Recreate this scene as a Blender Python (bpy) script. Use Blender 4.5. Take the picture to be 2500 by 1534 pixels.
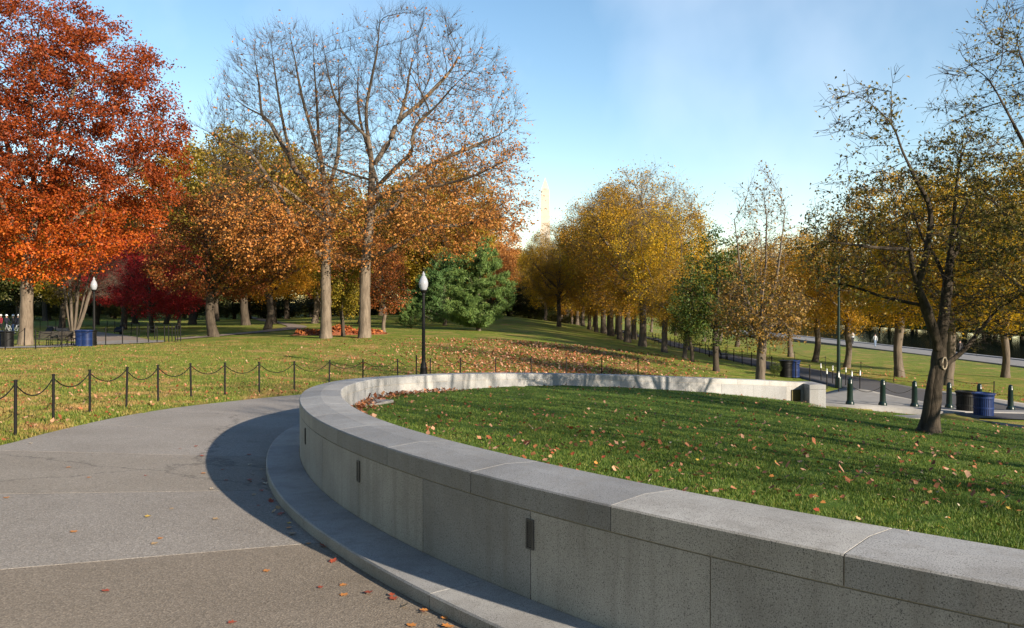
import bpy, math, random
import numpy as np
from mathutils import Vector, Matrix

R = math.radians
SC = bpy.context.scene
COL = SC.collection
for o in list(bpy.data.objects):
    bpy.data.objects.remove(o)
random.seed(7)

# ------------------------------------------------------------------ camera
CZ = 1.85                       # lens height above the path right below it
F = 2150.0                      # focal length in pixels of the 2500x1534 photograph
PITCH = math.atan((767 - 745) / F)
cd = bpy.data.cameras.new('camera'); cam = bpy.data.objects.new('camera', cd); COL.objects.link(cam)
cam.location = (0, 0, CZ); cam.rotation_euler = (R(90) - PITCH, 0, 0)
cd.sensor_width = 36; cd.lens = 36 * F / 2500; cd.clip_start = .05; cd.clip_end = 6000
SC.camera = cam

# ------------------------------------------------------------------ light
SUN_EL = R(19.5)
SUN_AZ = math.atan2(.735, -.678)           # measured from +Y towards +X
sv = Vector((math.sin(SUN_AZ) * math.cos(SUN_EL), math.cos(SUN_AZ) * math.cos(SUN_EL), math.sin(SUN_EL)))
sl = bpy.data.lights.new('sun', 'SUN'); sl.energy = 5.0; sl.angle = R(.53); sl.color = (1, .86, .68)
so = bpy.data.objects.new('sun', sl); COL.objects.link(so); so.rotation_euler = sv.to_track_quat('Z', 'Y').to_euler()
so.location = (30, -30, 40)
wd = bpy.data.worlds.new('World'); SC.world = wd; wd.use_nodes = True
nt = wd.node_tree; nt.nodes.clear()
def N(nt, t, **k):
    n = nt.nodes.new(t)
    for a, b in k.items():
        setattr(n, a, b)
    return n
sky = N(nt, 'ShaderNodeTexSky', sky_type='NISHITA', sun_disc=False, sun_elevation=SUN_EL, sun_rotation=SUN_AZ,
        air_density=1.0, dust_density=.05, ozone_density=.55, altitude=0)
tc = N(nt, 'ShaderNodeTexCoord'); mp = N(nt, 'ShaderNodeMapping'); mp.inputs['Scale'].default_value = (3.2, 3.2, 2.6)
mp.inputs['Location'].default_value = (.35, 0, .1); mp.inputs['Rotation'].default_value = (0, R(25), 0)
cn = N(nt, 'ShaderNodeTexNoise'); cn.inputs['Scale'].default_value = 1.0; cn.inputs['Detail'].default_value = 5; cn.inputs['Roughness'].default_value = .5
cr = N(nt, 'ShaderNodeValToRGB'); cr.color_ramp.elements[0].position = .53; cr.color_ramp.elements[1].position = .95
cr.color_ramp.elements[1].color = (.35, .35, .35, 1)
mx = N(nt, 'ShaderNodeMix', data_type='RGBA'); mx.inputs[7].default_value = (9.0, 9.2, 9.8, 1)
bgn = N(nt, 'ShaderNodeBackground'); bgn.inputs['Strength'].default_value = .086
wo = N(nt, 'ShaderNodeOutputWorld')
L = nt.links.new
L(tc.outputs['Generated'], mp.inputs['Vector']); L(mp.outputs[0], cn.inputs['Vector']); L(cn.outputs['Fac'], cr.inputs['Fac'])
L(cr.outputs['Color'], mx.inputs['Factor']); hs = N(nt, 'ShaderNodeHueSaturation'); hs.inputs['Saturation'].default_value = 1.2; hs.inputs['Value'].default_value = 1.08; hs.inputs['Hue'].default_value = .5; L(sky.outputs[0], hs.inputs['Color']); L(hs.outputs[0], mx.inputs[6]); L(mx.outputs[2], bgn.inputs['Color']); L(bgn.outputs[0], wo.inputs['Surface'])
vs = SC.view_settings; vs.view_transform = 'Standard'; vs.look = 'None'; vs.exposure = 1.15; vs.gamma = 1; vs.use_curve_mapping = False

# ------------------------------------------------------------------ pixels to places
CP, SP = math.cos(PITCH), math.sin(PITCH)
def ray(u, v):
    x = (u - 1250) / F; y = -(v - 767) / F
    fy = CP + SP * y; fz = -SP + CP * y
    return x / fy, 1.0, fz / fy
def at(u, v, d):                 # the point on pixel (u, v) that lies d metres ahead
    a, b, c = ray(u, v)
    return np.array((a * d, d, CZ + c * d))

# ------------------------------------------------------------------ terrain
def zpath(x, y): return -.035 * x - .04 * y
class TPS:
    def __init__(s, P, lam=.02):
        P = np.array(P, float); s.X = P[:, :2]; n = len(P)
        K = s.k(s.X[:, None] - s.X[None]); K += lam * np.eye(n) * K.std()
        A = np.zeros((n + 3, n + 3)); A[:n, :n] = K; A[:n, n] = 1; A[:n, n + 1:] = s.X; A[n, :n] = 1; A[n + 1:, :n] = s.X.T
        s.w = np.linalg.solve(A, np.r_[P[:, 2], 0, 0, 0]); s.n = n
    def k(s, D):
        r2 = (D ** 2).sum(-1); return .5 * r2 * np.log(r2 + 1e-9)
    def __call__(s, x, y):
        q = np.stack([np.ravel(x), np.ravel(y)], 1).astype(float); out = np.zeros(len(q))
        for i in range(0, len(q), 4000):
            c = q[i:i + 4000]; out[i:i + 4000] = s.k(c[:, None] - s.X[None]) @ s.w[:s.n] + s.w[s.n] + c @ s.w[s.n + 1:]
        return out.reshape(np.shape(x))
tp = [(x, y, zpath(x, y)) for x, y in ((-8, -6), (-3, -8), (4, -10), (-9, 2), (-8, 8), (-3, 4), (0, 0), (-8, 14), (-5, 12), (-8.6, 19), (-7, 27), (-4, 20), (-3.2, 32), (12, -12), (-6, 24))]
rel = [(0.9, 40.2, -3.6), (-1.5, 37, -3.35), (3.5, 42, -3.75), (6.2, 43.3, -3.9), (1, 33, -3.3), (6, 35, -3.6), (10.5, 35, -3.85), (10, 31, -3.75),
       (-16, 14, -1.9), (-17, 24, -2.05), (-14, 34, -2.15), (-14, 45, -2.35), (-27, 40, -2.3), (-30, 20, -1.9), (-32, 56, -2.6), (-24, 57, -2.62), (-16, 58, -2.45),
       (-12.7, 60, -2.28), (-10, 60, -2.28), (-22.4, 66, -2.36), (-22, 80, -2.3), (-28, 95, -2.3), (-45, 80, -2.7), (-60, 110, -2.9), (-35, 130, -2.6), (-5, 50, -2.6), (-9, 42, -2.75), (-5.5, 58, -2.2), (-3.1, 75, -2.1),
       (0, 60, -2.05), (0, 80, -1.7), (-.5, 110, -1.1), (-1, 150, -.85), (-12, 110, -1.9), (-20, 150, -1.8), (2, 50, -2.7), (4, 60, -2.45), (4.5, 45, -3.2), (7, 44, -3.2), (7.6, 60, -2.85), (6.5, 84, -2.6), (5, 130, -2.3),
       (11.5, 41, -3.6), (11.5, 50, -3.8), (11.5, 66, -4.0), (11.5, 88, -4.25), (11.5, 120, -4.4), (11.5, 160, -4.5),
       (14, 36, -4.0), (19, 34.5, -4.2), (22, 38, -4.45), (17, 45, -4.4), (17, 65, -4.5), (17, 90, -4.6), (17, 130, -4.6), (22, 52, -4.55), (21, 80, -4.65), (20, 130, -4.7), (19, 170, -4.7),
       (27, 54, -5.0), (27, 70, -5.05), (27, 95, -5.05), (27, 140, -5.1), (40, 60, -5.5), (40, 90, -5.5), (44, 130, -5.6), (46, 80, -5.6), (46, 60, -5.6), (52, 100, -5.6), (35, 40, -5.2), (30, 25, -4.6),
       (20, 10, -3.3), (25, 0, -3.2), (14, 5, -2.4), (22, 20, -3.9), (12, 22, -3.1), (18, -10, -2.0)]
tp += [(x, y, z + CZ) for x, y, z in rel]
TP = TPS(tp)
lawnp = [(-2.2, 16.5, -1.95), (-1.5, 22, -2.2), (1.85, 26.5, -2.45), (5, 28.3, -2.76), (7.7, 30, -3.06), (10.4, 31, -3.46), (9.25, 19.6, -2.86), (4, 22, -2.42), (1, 12, -1.96), (2.5, 6, -1.97), (6, 8, -2.12), (5, 3, -2.0),
         (12, 12, -2.86), (14, 27, -3.6), (14, 31.5, -3.98), (20, 20, -3.85), (20, 8, -3.4), (8, 0, -2.2), (19, 31.5, -4.3), (26, 28, -4.5), (16, -6, -2.5)]
LAWN = TPS([(x, y, z + CZ) for x, y, z in lawnp], .01)

def far_blend(x, y, z):          # beyond the modelled park the ground levels out
    r = np.maximum(np.hypot(x - 5, y - 70) - 105, 0); t = np.clip(r / 160, 0, 1); t = t * t * (3 - 2 * t)
    return z * (1 - t) + np.where(x > 60, -1.3, 2.6) * t
def terr(x, y):
    x = np.asarray(x, float); y = np.asarray(y, float)
    xs = np.clip(x, -75, 54); ys = np.clip(y, -14, 190)
    z = far_blend(x, y, TP(xs, ys))
    return np.where(x > 52, np.minimum(z, CZ - 6.6), z)
def hit(u, v, lo=8, hi=400, fn=None):      # first place where pixel (u, v) meets the ground
    a, _, c = ray(u, v); fn = fn or terr
    d = np.exp(np.linspace(math.log(lo), math.log(hi), 700))
    below = (CZ + c * d) < fn(a * d, d)
    k = int(np.argmax(below)) if below.any() else len(d) - 1
    return np.array((a * d[k], d[k], float(fn(np.array([a * d[k]]), np.array([d[k]]))[0])))
def gz(x, y): return float(terr(np.array([x]), np.array([y]))[0])
def lz(x, y): return float(LAWN(np.array([x]), np.array([y]))[0])

def smooth_curve(P, step):
    P = np.array(P, float); n = len(P); out = []
    for i in range(n - 1):
        p0, p1, p2, p3 = P[max(i - 1, 0)], P[i], P[i + 1], P[min(i + 2, n - 1)]
        for t in np.linspace(0, 1, 16, endpoint=False):
            out.append(.5 * ((2 * p1) + (-p0 + p2) * t + (2 * p0 - 5 * p1 + 4 * p2 - p3) * t * t + (-p0 + 3 * p1 - 3 * p2 + p3) * t ** 3))
    out.append(P[-1]); out = np.array(out)
    s = np.r_[0, np.cumsum(np.linalg.norm(np.diff(out[:, :2], axis=0), axis=1))]
    m = max(2, int(round(s[-1] / step)) + 1); q = np.linspace(0, s[-1], m)
    return np.stack([np.interp(q, s, out[:, k]) for k in range(out.shape[1])], 1), q

# ------------------------------------------------------------------ mesh helpers
def mesh_np(name, V, Fc, mat=None, smooth=False, mats=None, fmat=None):
    V = np.asarray(V, np.float32).reshape(-1, 3); me = bpy.data.meshes.new(name)
    blocks = Fc if isinstance(Fc, (list, tuple)) and len(Fc) and isinstance(Fc[0], np.ndarray) else [np.asarray(Fc)]
    blocks = [b for b in blocks if len(b)]
    li = np.concatenate([b.ravel() for b in blocks]).astype(np.int32)
    cnt = np.concatenate([np.full(len(b), b.shape[1]) for b in blocks]).astype(np.int32)
    st = np.r_[0, np.cumsum(cnt)[:-1]].astype(np.int32)
    me.vertices.add(len(V)); me.vertices.foreach_set('co', V.ravel())
    me.loops.add(len(li)); me.loops.foreach_set('vertex_index', li)
    me.polygons.add(len(cnt)); me.polygons.foreach_set('loop_start', st)
    try: me.polygons.foreach_set('loop_total', cnt)
    except Exception: pass
    if smooth: me.polygons.foreach_set('use_smooth', np.ones(len(cnt), bool))
    for m in (mats or ([mat] if mat else [])): me.materials.append(m)
    if fmat is not None: me.polygons.foreach_set('material_index', np.asarray(fmat, np.int32))
    me.update(calc_edges=True); me.validate()
    return me
class MB:
    def __init__(s): s.v = []; s.f = []; s.m = []
    def add(s, v, f, mi=0):
        o = len(s.v); s.v += [tuple(map(float, p)) for p in v]; s.f += [tuple(i + o for i in q) for q in f]; s.m += [mi] * len(f); return s
    def box(s, a, b, mi=0, M=None):
        v = [Vector((x, y, z)) for z in (a[2], b[2]) for y in (a[1], b[1]) for x in (a[0], b[0])]
        if M is not None: v = [M @ p for p in v]
        return s.add(v, [(0, 2, 3, 1), (4, 5, 7, 6), (0, 1, 5, 4), (2, 6, 7, 3), (0, 4, 6, 2), (1, 3, 7, 5)], mi)
    def lathe(s, prof, k=16, mi=0, c=(0, 0, 0)):
        v = []; f = []
        for r, z in prof:
            for i in range(k):
                a = 2 * math.pi * i / k; v.append((c[0] + r * math.cos(a), c[1] + r * math.sin(a), c[2] + z))
        for j in range(len(prof) - 1):
            for i in range(k): f.append((j * k + i, j * k + (i + 1) % k, (j + 1) * k + (i + 1) % k, (j + 1) * k + i))
        f.append(tuple(range(k - 1, -1, -1))); f.append(tuple((len(prof) - 1) * k + i for i in range(k)))
        return s.add(v, f, mi)
    def tube(s, pts, r, k=6, mi=0):
        pts = [Vector(p) for p in pts]; rr = r if hasattr(r, '__len__') else [r] * len(pts); v = []; f = []
        for i, p in enumerate(pts):
            d = (pts[min(i + 1, len(pts) - 1)] - pts[max(i - 1, 0)]).normalized(); q = d.to_track_quat('Z', 'Y')
            for j in range(k):
                a = 2 * math.pi * j / k; v.append(p + q @ Vector((rr[i] * math.cos(a), rr[i] * math.sin(a), 0)))
        for i in range(len(pts) - 1):
            for j in range(k): f.append((i * k + j, i * k + (j + 1) % k, (i + 1) * k + (j + 1) % k, (i + 1) * k + j))
        f.append(tuple(range(k - 1, -1, -1))); f.append(tuple((len(pts) - 1) * k + j for j in range(k)))
        return s.add(v, f, mi)
    def mesh(s, name, mats, smooth=False, ang=None):
        me = bpy.data.meshes.new(name); me.from_pydata(s.v, [], s.f)
        for m in (mats if isinstance(mats, (list, tuple)) else [mats]): me.materials.append(m)
        me.polygons.foreach_set('material_index', s.m)
        if smooth:
            me.polygons.foreach_set('use_smooth', [True] * len(s.f))
            try: me.set_sharp_from_angle(angle=ang or R(35))
            except Exception: pass
        me.update(); return me
def obj(name, me, parent=None, loc=None, rz=0):
    o = bpy.data.objects.new(name, me); COL.objects.link(o)
    if parent is not None: o.parent = parent
    if loc is not None: o.location = loc
    if rz: o.rotation_euler.z = rz
    return o
def empty(name, loc=(0, 0, 0), rz=0):
    o = bpy.data.objects.new(name, None); COL.objects.link(o); o.location = loc; o.rotation_euler.z = rz; o.empty_display_size = .3; return o
def tag(o, label=None, cat=None, group=None, kind=None):
    if label: o['label'] = label
    if cat: o['category'] = cat
    if group: o['group'] = group
    if kind: o['kind'] = kind
    return o
def copy_tree(o, parent=None):
    c = o.copy(); COL.objects.link(c); c.parent = parent
    for ch in list(o.children): copy_tree(ch, c)
    return c

# ------------------------------------------------------------------ materials
def ramp(n, stops):
    e = n.color_ramp.elements
    while len(e) < len(stops): e.new(.5)
    for q, (p, c) in zip(e, stops): q.position = p; q.color = (*c, 1)
    return n
def mat(name, col=(.5, .5, .5), rough=.7, metal=0, spec=.5):
    m = bpy.data.materials.new(name); m.use_nodes = True; b = m.node_tree.nodes['Principled BSDF']
    b.inputs['Base Color'].default_value = (*col, 1); b.inputs['Roughness'].default_value = rough; b.inputs['Metallic'].default_value = metal
    b.inputs['Specular IOR Level'].default_value = spec
    return m, m.node_tree, b
def noise(nt, scale, detail=4, rough=.6, coord='Object', vscale=None, dist=0):
    t = N(nt, 'ShaderNodeTexCoord') if coord != 'World' else N(nt, 'ShaderNodeNewGeometry')
    n = N(nt, 'ShaderNodeTexNoise'); n.inputs['Scale'].default_value = scale; n.inputs['Detail'].default_value = detail; n.inputs['Roughness'].default_value = rough; n.inputs['Distortion'].default_value = dist
    src = t.outputs['Position'] if coord == 'World' else t.outputs[coord]
    if vscale:
        mp = N(nt, 'ShaderNodeMapping'); mp.inputs['Scale'].default_value = vscale; nt.links.new(src, mp.inputs[0]); src = mp.outputs[0]
    nt.links.new(src, n.inputs['Vector']); return n
def mixc(nt, fac, a, b, mode='MIX'):
    m = N(nt, 'ShaderNodeMix', data_type='RGBA', blend_type=mode)
    for s, x in ((m.inputs['Factor'], fac), (m.inputs[6], a), (m.inputs[7], b)):
        if hasattr(x, 'links') or hasattr(x, 'is_linked'): nt.links.new(x, s)
        elif isinstance(x, (int, float)): s.default_value = x
        else: s.default_value = (*x, 1)
    return m.outputs[2]
def rampo(nt, src, stops):
    r = ramp(N(nt, 'ShaderNodeValToRGB'), stops); nt.links.new(src, r.inputs['Fac']); return r.outputs['Color']
def bump(nt, b, src, strength=.3, dist=.02):
    n = N(nt, 'ShaderNodeBump'); n.inputs['Strength'].default_value = strength; n.inputs['Distance'].default_value = dist
    nt.links.new(src, n.inputs['Height']); nt.links.new(n.outputs[0], b.inputs['Normal'])
B0, B1 = (0, 0, 0), (1, 1, 1)

def m_granite():
    m, nt, b = mat('grey_granite', rough=.75, spec=.35)
    big = noise(nt, 1.1, 3, coord='World'); med = noise(nt, 140, 2, .5, coord='World'); fine = noise(nt, 190, 3, .6, coord='World')
    c = rampo(nt, fine.outputs['Fac'], [(.3, (.258, .258, .258)), (.5, (.392, .394, .396)), (.7, (.505, .505, .505))])
    dk = rampo(nt, med.outputs['Fac'], [(.56, B0), (.68, B1)])
    c = mixc(nt, dk, c, (.10, .10, .105))
    gi = N(nt, 'ShaderNodeObjectInfo')
    hv = rampo(nt, gi.outputs['Random'], [(0, (.70, .71, .73)), (.5, (.9, .9, .9)), (1, (1.05, 1.03, .99))])
    st = rampo(nt, big.outputs['Fac'], [(.3, (.72, .71, .70)), (.6, B1)])
    c = mixc(nt, 1.0, c, hv, 'MULTIPLY'); c = mixc(nt, 1.0, c, st, 'MULTIPLY')
    # rain streaks: stains of the stone itself, drawn out vertically
    sk = noise(nt, 1, 4, .7, coord='World', vscale=(7, 7, .45)); sf = rampo(nt, sk.outputs['Fac'], [(.48, B0), (.75, (.6, .6, .6))])
    c = mixc(nt, sf, c, (.20, .19, .175))
    nt.links.new(c, b.inputs['Base Color']); bump(nt, b, fine.outputs['Fac'], .12, .004)
    return m
def m_simple(name, c1, c2, scale, rough=.7, metal=0, b_=.1, coord='Object', vs_=None, spec=.5):
    m, nt, b = mat(name, c1, rough, metal, spec); n = noise(nt, scale, 5, .65, coord, vs_)
    nt.links.new(rampo(nt, n.outputs['Fac'], [(.3, c1), (.7, c2)]), b.inputs['Base Color'])
    if b_: bump(nt, b, n.outputs['Fac'], b_, .01)
    return m
def m_path():
    m, nt, b = mat('exposed_aggregate', rough=.85, spec=.25)
    fine = noise(nt, 70, 3, .75, 'World'); big = noise(nt, .5, 4, .6, 'World'); pit = N(nt, 'ShaderNodeTexVoronoi'); pit.inputs['Scale'].default_value = 75
    g = N(nt, 'ShaderNodeNewGeometry'); nt.links.new(g.outputs['Position'], pit.inputs['Vector'])
    peb = rampo(nt, pit.outputs['Color'], [(0, (.06, .055, .05)), (.35, (.15, .138, .122)), (.7, (.215, .20, .18)), (1, (.34, .32, .29))])
    c = mixc(nt, .45, peb, rampo(nt, fine.outputs['Fac'], [(.3, (.09, .083, .075)), (.7, (.26, .245, .225))]))
    c = mixc(nt, 1.0, c, rampo(nt, big.outputs['Fac'], [(.3, (.86, .84, .82)), (.65, (1.05, 1.04, 1.04))]), 'MULTIPLY')
    oi = N(nt, 'ShaderNodeObjectInfo')
    c = mixc(nt, 1.0, c, oi.outputs['Color'], 'MULTIPLY')
    st = noise(nt, .9, 6, .75, 'World', dist=.8); c = mixc(nt, rampo(nt, st.outputs['Fac'], [(.60, B0), (.74, (.4, .4, .4))]), c, (.07, .065, .06))
    vc = N(nt, 'ShaderNodeTexVoronoi', feature='DISTANCE_TO_EDGE'); vc.inputs['Scale'].default_value = .23; wv = noise(nt, 1.2, 5, .7, 'World'); ad = N(nt, 'ShaderNodeMixRGB'); ad.inputs[0].default_value = .45; nt.links.new(g.outputs['Position'], ad.inputs[1]); nt.links.new(wv.outputs['Color'], ad.inputs[2]); nt.links.new(ad.outputs[0], vc.inputs['Vector'])
    c = mixc(nt, rampo(nt, vc.outputs['Distance'], [(0, (.55, .55, .55)), (.004, B0)]), c, (.06, .055, .05))
    nt.links.new(c, b.inputs['Base Color']); bump(nt, b, pit.outputs['Distance'], .5, .006)
    return m
def m_ground(name, g1, g2, g3, tan, tan_amt, clump=2.2):
    m, nt, b = mat(name, rough=.9, spec=.15)
    big = noise(nt, .16, 4, .6, 'World'); med = noise(nt, clump, 5, .7, 'World'); fine = noise(nt, 26, 4, .7, 'World'); pt = noise(nt, .55, 5, .65, 'World', dist=.6)
    c = rampo(nt, med.outputs['Fac'], [(.3, g1), (.52, g2), (.72, g3)])
    c = mixc(nt, 1.0, c, rampo(nt, fine.outputs['Fac'], [(.25, (.55, .55, .5)), (.75, (1.25, 1.25, 1.2))]), 'MULTIPLY')
    mt = rampo(nt, pt.outputs['Fac'], [(tan_amt, B0), (tan_amt + .18, (.85, .85, .85))])
    c = mixc(nt, mt, c, tan)
    c = mixc(nt, 1.0, c, rampo(nt, big.outputs['Fac'], [(.3, (.8, .85, .8)), (.7, (1.15, 1.08, 1))]), 'MULTIPLY')
    nt.links.new(c, b.inputs['Base Color']); bump(nt, b, fine.outputs['Fac'], .7, .05)
    return m
def m_leaf(name, cols, trans=.35, zlo=0, zhi=0, zcols=None, rough=.55, patch=None):
    m = bpy.data.materials.new(name); m.use_nodes = True; nt = m.node_tree; b = nt.nodes['Principled BSDF']; out = nt.nodes['Material Output']
    g = N(nt, 'ShaderNodeNewGeometry'); n = len(cols)
    st = [(i / max(n - 1, 1), c) for i, c in enumerate(cols)]
    c = rampo(nt, g.outputs['Random Per Island'], st)
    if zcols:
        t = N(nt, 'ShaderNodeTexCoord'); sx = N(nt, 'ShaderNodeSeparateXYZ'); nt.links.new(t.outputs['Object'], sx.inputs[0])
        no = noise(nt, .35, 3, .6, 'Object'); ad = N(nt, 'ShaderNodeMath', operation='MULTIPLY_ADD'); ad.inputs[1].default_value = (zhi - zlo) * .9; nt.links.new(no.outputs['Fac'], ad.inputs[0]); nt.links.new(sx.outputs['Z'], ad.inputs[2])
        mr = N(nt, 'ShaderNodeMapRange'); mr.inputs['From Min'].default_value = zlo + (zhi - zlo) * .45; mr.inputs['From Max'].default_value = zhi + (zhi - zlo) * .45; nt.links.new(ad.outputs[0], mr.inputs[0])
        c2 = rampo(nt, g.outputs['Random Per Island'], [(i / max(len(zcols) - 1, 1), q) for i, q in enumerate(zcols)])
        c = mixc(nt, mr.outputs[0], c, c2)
    if patch:
        n1 = noise(nt, .55, 5, .7, 'World', dist=.7); n2 = noise(nt, 3.0, 4, .7, 'World')
        c = mixc(nt, rampo(nt, n1.outputs['Fac'], [(patch[0], B0), (patch[0] + .16, (patch[2],) * 3)]), c, patch[1]); c = mixc(nt, 1.0, c, rampo(nt, n2.outputs['Fac'], [(.3, (.55, .62, .6)), (.68, (1.22, 1.15, 1.1))]), 'MULTIPLY')
    oi = N(nt, 'ShaderNodeObjectInfo'); c = mixc(nt, 1.0, c, rampo(nt, oi.outputs['Random'], [(0, (.85, .88, .9)), (.5, B1), (1, (1.12, 1.0, .9))]), 'MULTIPLY')
    nt.links.new(c, b.inputs['Base Color']); b.inputs['Roughness'].default_value = rough; b.inputs['Specular IOR Level'].default_value = .3
    tr = N(nt, 'ShaderNodeBsdfTranslucent'); nt.links.new(c, tr.inputs['Color']); mx = N(nt, 'ShaderNodeMixShader'); mx.inputs[0].default_value = trans
    nt.links.new(b.outputs[0], mx.inputs[1]); nt.links.new(tr.outputs[0], mx.inputs[2]); nt.links.new(mx.outputs[0], out.inputs['Surface'])
    return m
def m_bark(name, c1, c2, sc=6):
    m, nt, b = mat(name, rough=.9, spec=.15)
    n = noise(nt, sc, 5, .7, 'Object', (1, 1, .16)); n2 = noise(nt, 1.3, 3, .6, 'Object')
    c = rampo(nt, n.outputs['Fac'], [(.3, c1), (.7, c2)]); c = mixc(nt, 1.0, c, rampo(nt, n2.outputs['Fac'], [(.3, (.75, .75, .75)), (.7, B1)]), 'MULTIPLY')
    nt.links.new(c, b.inputs['Base Color']); bump(nt, b, n.outputs['Fac'], .9, .04); return m
GRANITE = m_granite(); AGG = m_path()
MORTAR = m_simple('pale_mortar', (.28, .24, .18), (.36, .32, .26), 40, .9)
JOINT = m_simple('joint_sand', (.15, .135, .115), (.22, .20, .17), 40, .9)
CONC = m_simple('pale_concrete', (.19, .182, .172), (.27, .26, .247), 2.5, .85, 0, .1, 'World', spec=.25)
ASPH = m_simple('dark_asphalt', (.055, .055, .06), (.095, .092, .095), 30, .85, 0, .3, 'World', spec=.25)
FOOT = m_simple('worn_footpath', (.17, .135, .11), (.27, .22, .18), 3, .9, 0, .1, 'World', spec=.2)
IRON = m_simple('black_iron', (.004, .004, .0045), (.008, .008, .008), 20, .6, 0, .05, spec=.2)
GREENP = m_simple('dark_green_paint', (.004, .013, .011), (.007, .02, .016), 12, .3, 0, .03, spec=.35)
BLUEP = m_simple('blue_paint', (.007, .02, .085), (.011, .03, .115), 9, .45, 0, .03, spec=.3)
BLACKP = m_simple('black_paint', (.004, .004, .0045), (.008, .008, .008), 9, .5, 0, .03, spec=.25)
VENTM = m_simple('grey_vent_metal', (.045, .046, .05), (.075, .076, .08), 12, .5)
BRONZE = m_simple('bronze_plate', (.07, .06, .02), (.12, .095, .03), 12, .5, .4, .05)
WHITE = m_simple('white_paint', (.74, .74, .72), (.84, .84, .82), 10, .5)
WOODS = m_simple('dark_bench_wood', (.03, .027, .022), (.06, .05, .04), 12, .55, 0, .1)
MARBLE = m_simple('pale_marble', (.43, .375, .32), (.52, .46, .40), .15, .8, 0, 0, 'World', (1, 1, 1.5))
GLOBE, _nt, _b = mat('frosted_globe', (.36, .38, .42), .12); _b.inputs['Transmission Weight'].default_value = .25
GRASS_P = m_ground('park_grass', (.09, .15, .02), (.16, .205, .03), (.25, .26, .05), (.38, .225, .10), .50)
GRASS_L = m_ground('lawn_grass', (.04, .09, .010), (.07, .13, .016), (.12, .175, .03), (.17, .165, .05), .60, 3.0)
BL_TAN = m_bark('tan_bark', (.085, .065, .047), (.23, .185, .14), 7)
BL_GREY = m_bark('grey_brown_bark', (.07, .055, .043), (.17, .14, .11), 7)
BL_DARK = m_bark('dark_bark', (.035, .028, .022), (.10, .08, .06), 8)
BL_FG = m_bark('ridged_bark', (.022, .018, .014), (.095, .076, .057), 14)

# ------------------------------------------------------------------ curved wall (centre line, with the height of its top)
WT = .62
near = [(7.6, .4), (6.2, 1.05), (4.9, 1.9), (3.6, 2.85), (2.36, 3.9), (1.40, 4.81), (.5, 5.83), (-.42, 7.11), (-1.3, 8.64), (-1.97, 10.15), (-2.54, 11.88), (-2.98, 13.7), (-3.24, 15.3), (-3.33, 16.9), (-3.26, 18.6)]
cpts = [(x, y, CZ - .95 - .035 * x - .04 * y) for x, y in near]
fari = [(954, 922.4, 20.1), (1040, 917.4, 21.6), (1122, 914, 23.0), (1210, 912.6, 24.5), (1297.6, 912.8, 25.8), (1382, 914, 26.8), (1469, 915.5, 27.7), (1558.7, 918, 28.5), (1681, 922.4, 29.5), (1797, 926.8, 30.4), (1866, 929.4, 30.9), (1971, 935.4, 31.6)]
fi = np.array([at(*q) for q in fari]); tg = np.gradient(fi[:, :2], axis=0); tg /= np.linalg.norm(tg, axis=1)[:, None]
fc = fi.copy(); fc[:, :2] += np.stack([-tg[:, 1], tg[:, 0]], 1) * WT / 2; fc[:, 2] -= .01
cpts += [tuple(p) for p in fc]
WC, WS = smooth_curve(cpts, .12)
for _ in range(30): WC[1:-1] = .5 * WC[1:-1] + .25 * (WC[:-2] + WC[2:])
WTan = np.gradient(WC[:, :2], axis=0); WTan /= np.linalg.norm(WTan, axis=1)[:, None]
WIn = np.stack([WTan[:, 1], -WTan[:, 0]], 1)          # towards the lawn
WLEN = WS[-1]
def wpt(s, off, dz):
    x, y, z = (np.interp(s, WS, WC[:, k]) for k in range(3)); nx, ny = np.interp(s, WS, WIn[:, 0]), np.interp(s, WS, WIn[:, 1])
    return (x + nx * off, y + ny * off, z + dz)
def sweep(s0, s1, prof, seg=.3):
    n = max(1, int(math.ceil((s1 - s0) / seg))); k = len(prof); mb = MB(); v = []; f = []
    for i in range(n + 1):
        s = s0 + (s1 - s0) * i / n
        for o, z in prof: v.append(wpt(s, o, z))
    for i in range(n):
        for j in range(k): f.append((i * k + j, (i + 1) * k + j, (i + 1) * k + (j + 1) % k, i * k + (j + 1) % k))
    f.append(tuple(range(k))); f.append(tuple(n * k + j for j in range(k - 1, -1, -1)))
    return mb.add(v, f)
h = WT / 2; g = .004
wall = empty('curved_wall', wpt(6, 0, -.9)); tag(wall, 'low curved grey granite wall with thick capstones and a stone ledge, sweeping round the lawn', 'wall')
wall_loc = Vector(wall.location)
def wpart(name, mb, m, parent=None, sm=False):
    p = parent or wall
    mb.v = [tuple(Vector(q) - wall_loc) for q in mb.v]
    return obj(name, mb.mesh(name, m, sm), p)
CAP = 1.42; s_j0 = WS[np.argmin(np.hypot(WC[:, 0] - .86, WC[:, 1] - 5.42))]          # a joint seen right in front
capj = sorted(set([0.0, WLEN] + [round(s_j0 + CAP * k, 4) for k in range(-20, 40) if 0.35 < s_j0 + CAP * k < WLEN - .5]))
cap_prof = [(-h, -.155), (-h, -.010), (-h + .010, 0), (0, .026), (h - .010, .012), (h, .002), (h, -.155)]
for a, b_ in zip(capj[:-1], capj[1:]): wpart('capstone', sweep(a + g, b_ - g, cap_prof), GRANITE)
lj = sorted(set([0.0, WLEN] + [round(s_j0 + CAP * (k + .51), 4) for k in range(-20, 40) if 0.35 < s_j0 + CAP * (k + .51) < WLEN - .5]))
for a, b_ in zip(lj[:-1], lj[1:]): wpart('wall_stone', sweep(a + g, b_ - g, [(-h + .002, -1.5), (-h + .002, -.164), (h - .002, -.164), (h - .002, -1.5)]), GRANITE)
wpart('mortar', sweep(.02, WLEN - .02, [(-h + .009, -1.45), (-h + .009, -.012), (0, .017), (h - .009, -.004), (h - .009, -1.45)], .4), MORTAR)
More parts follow.
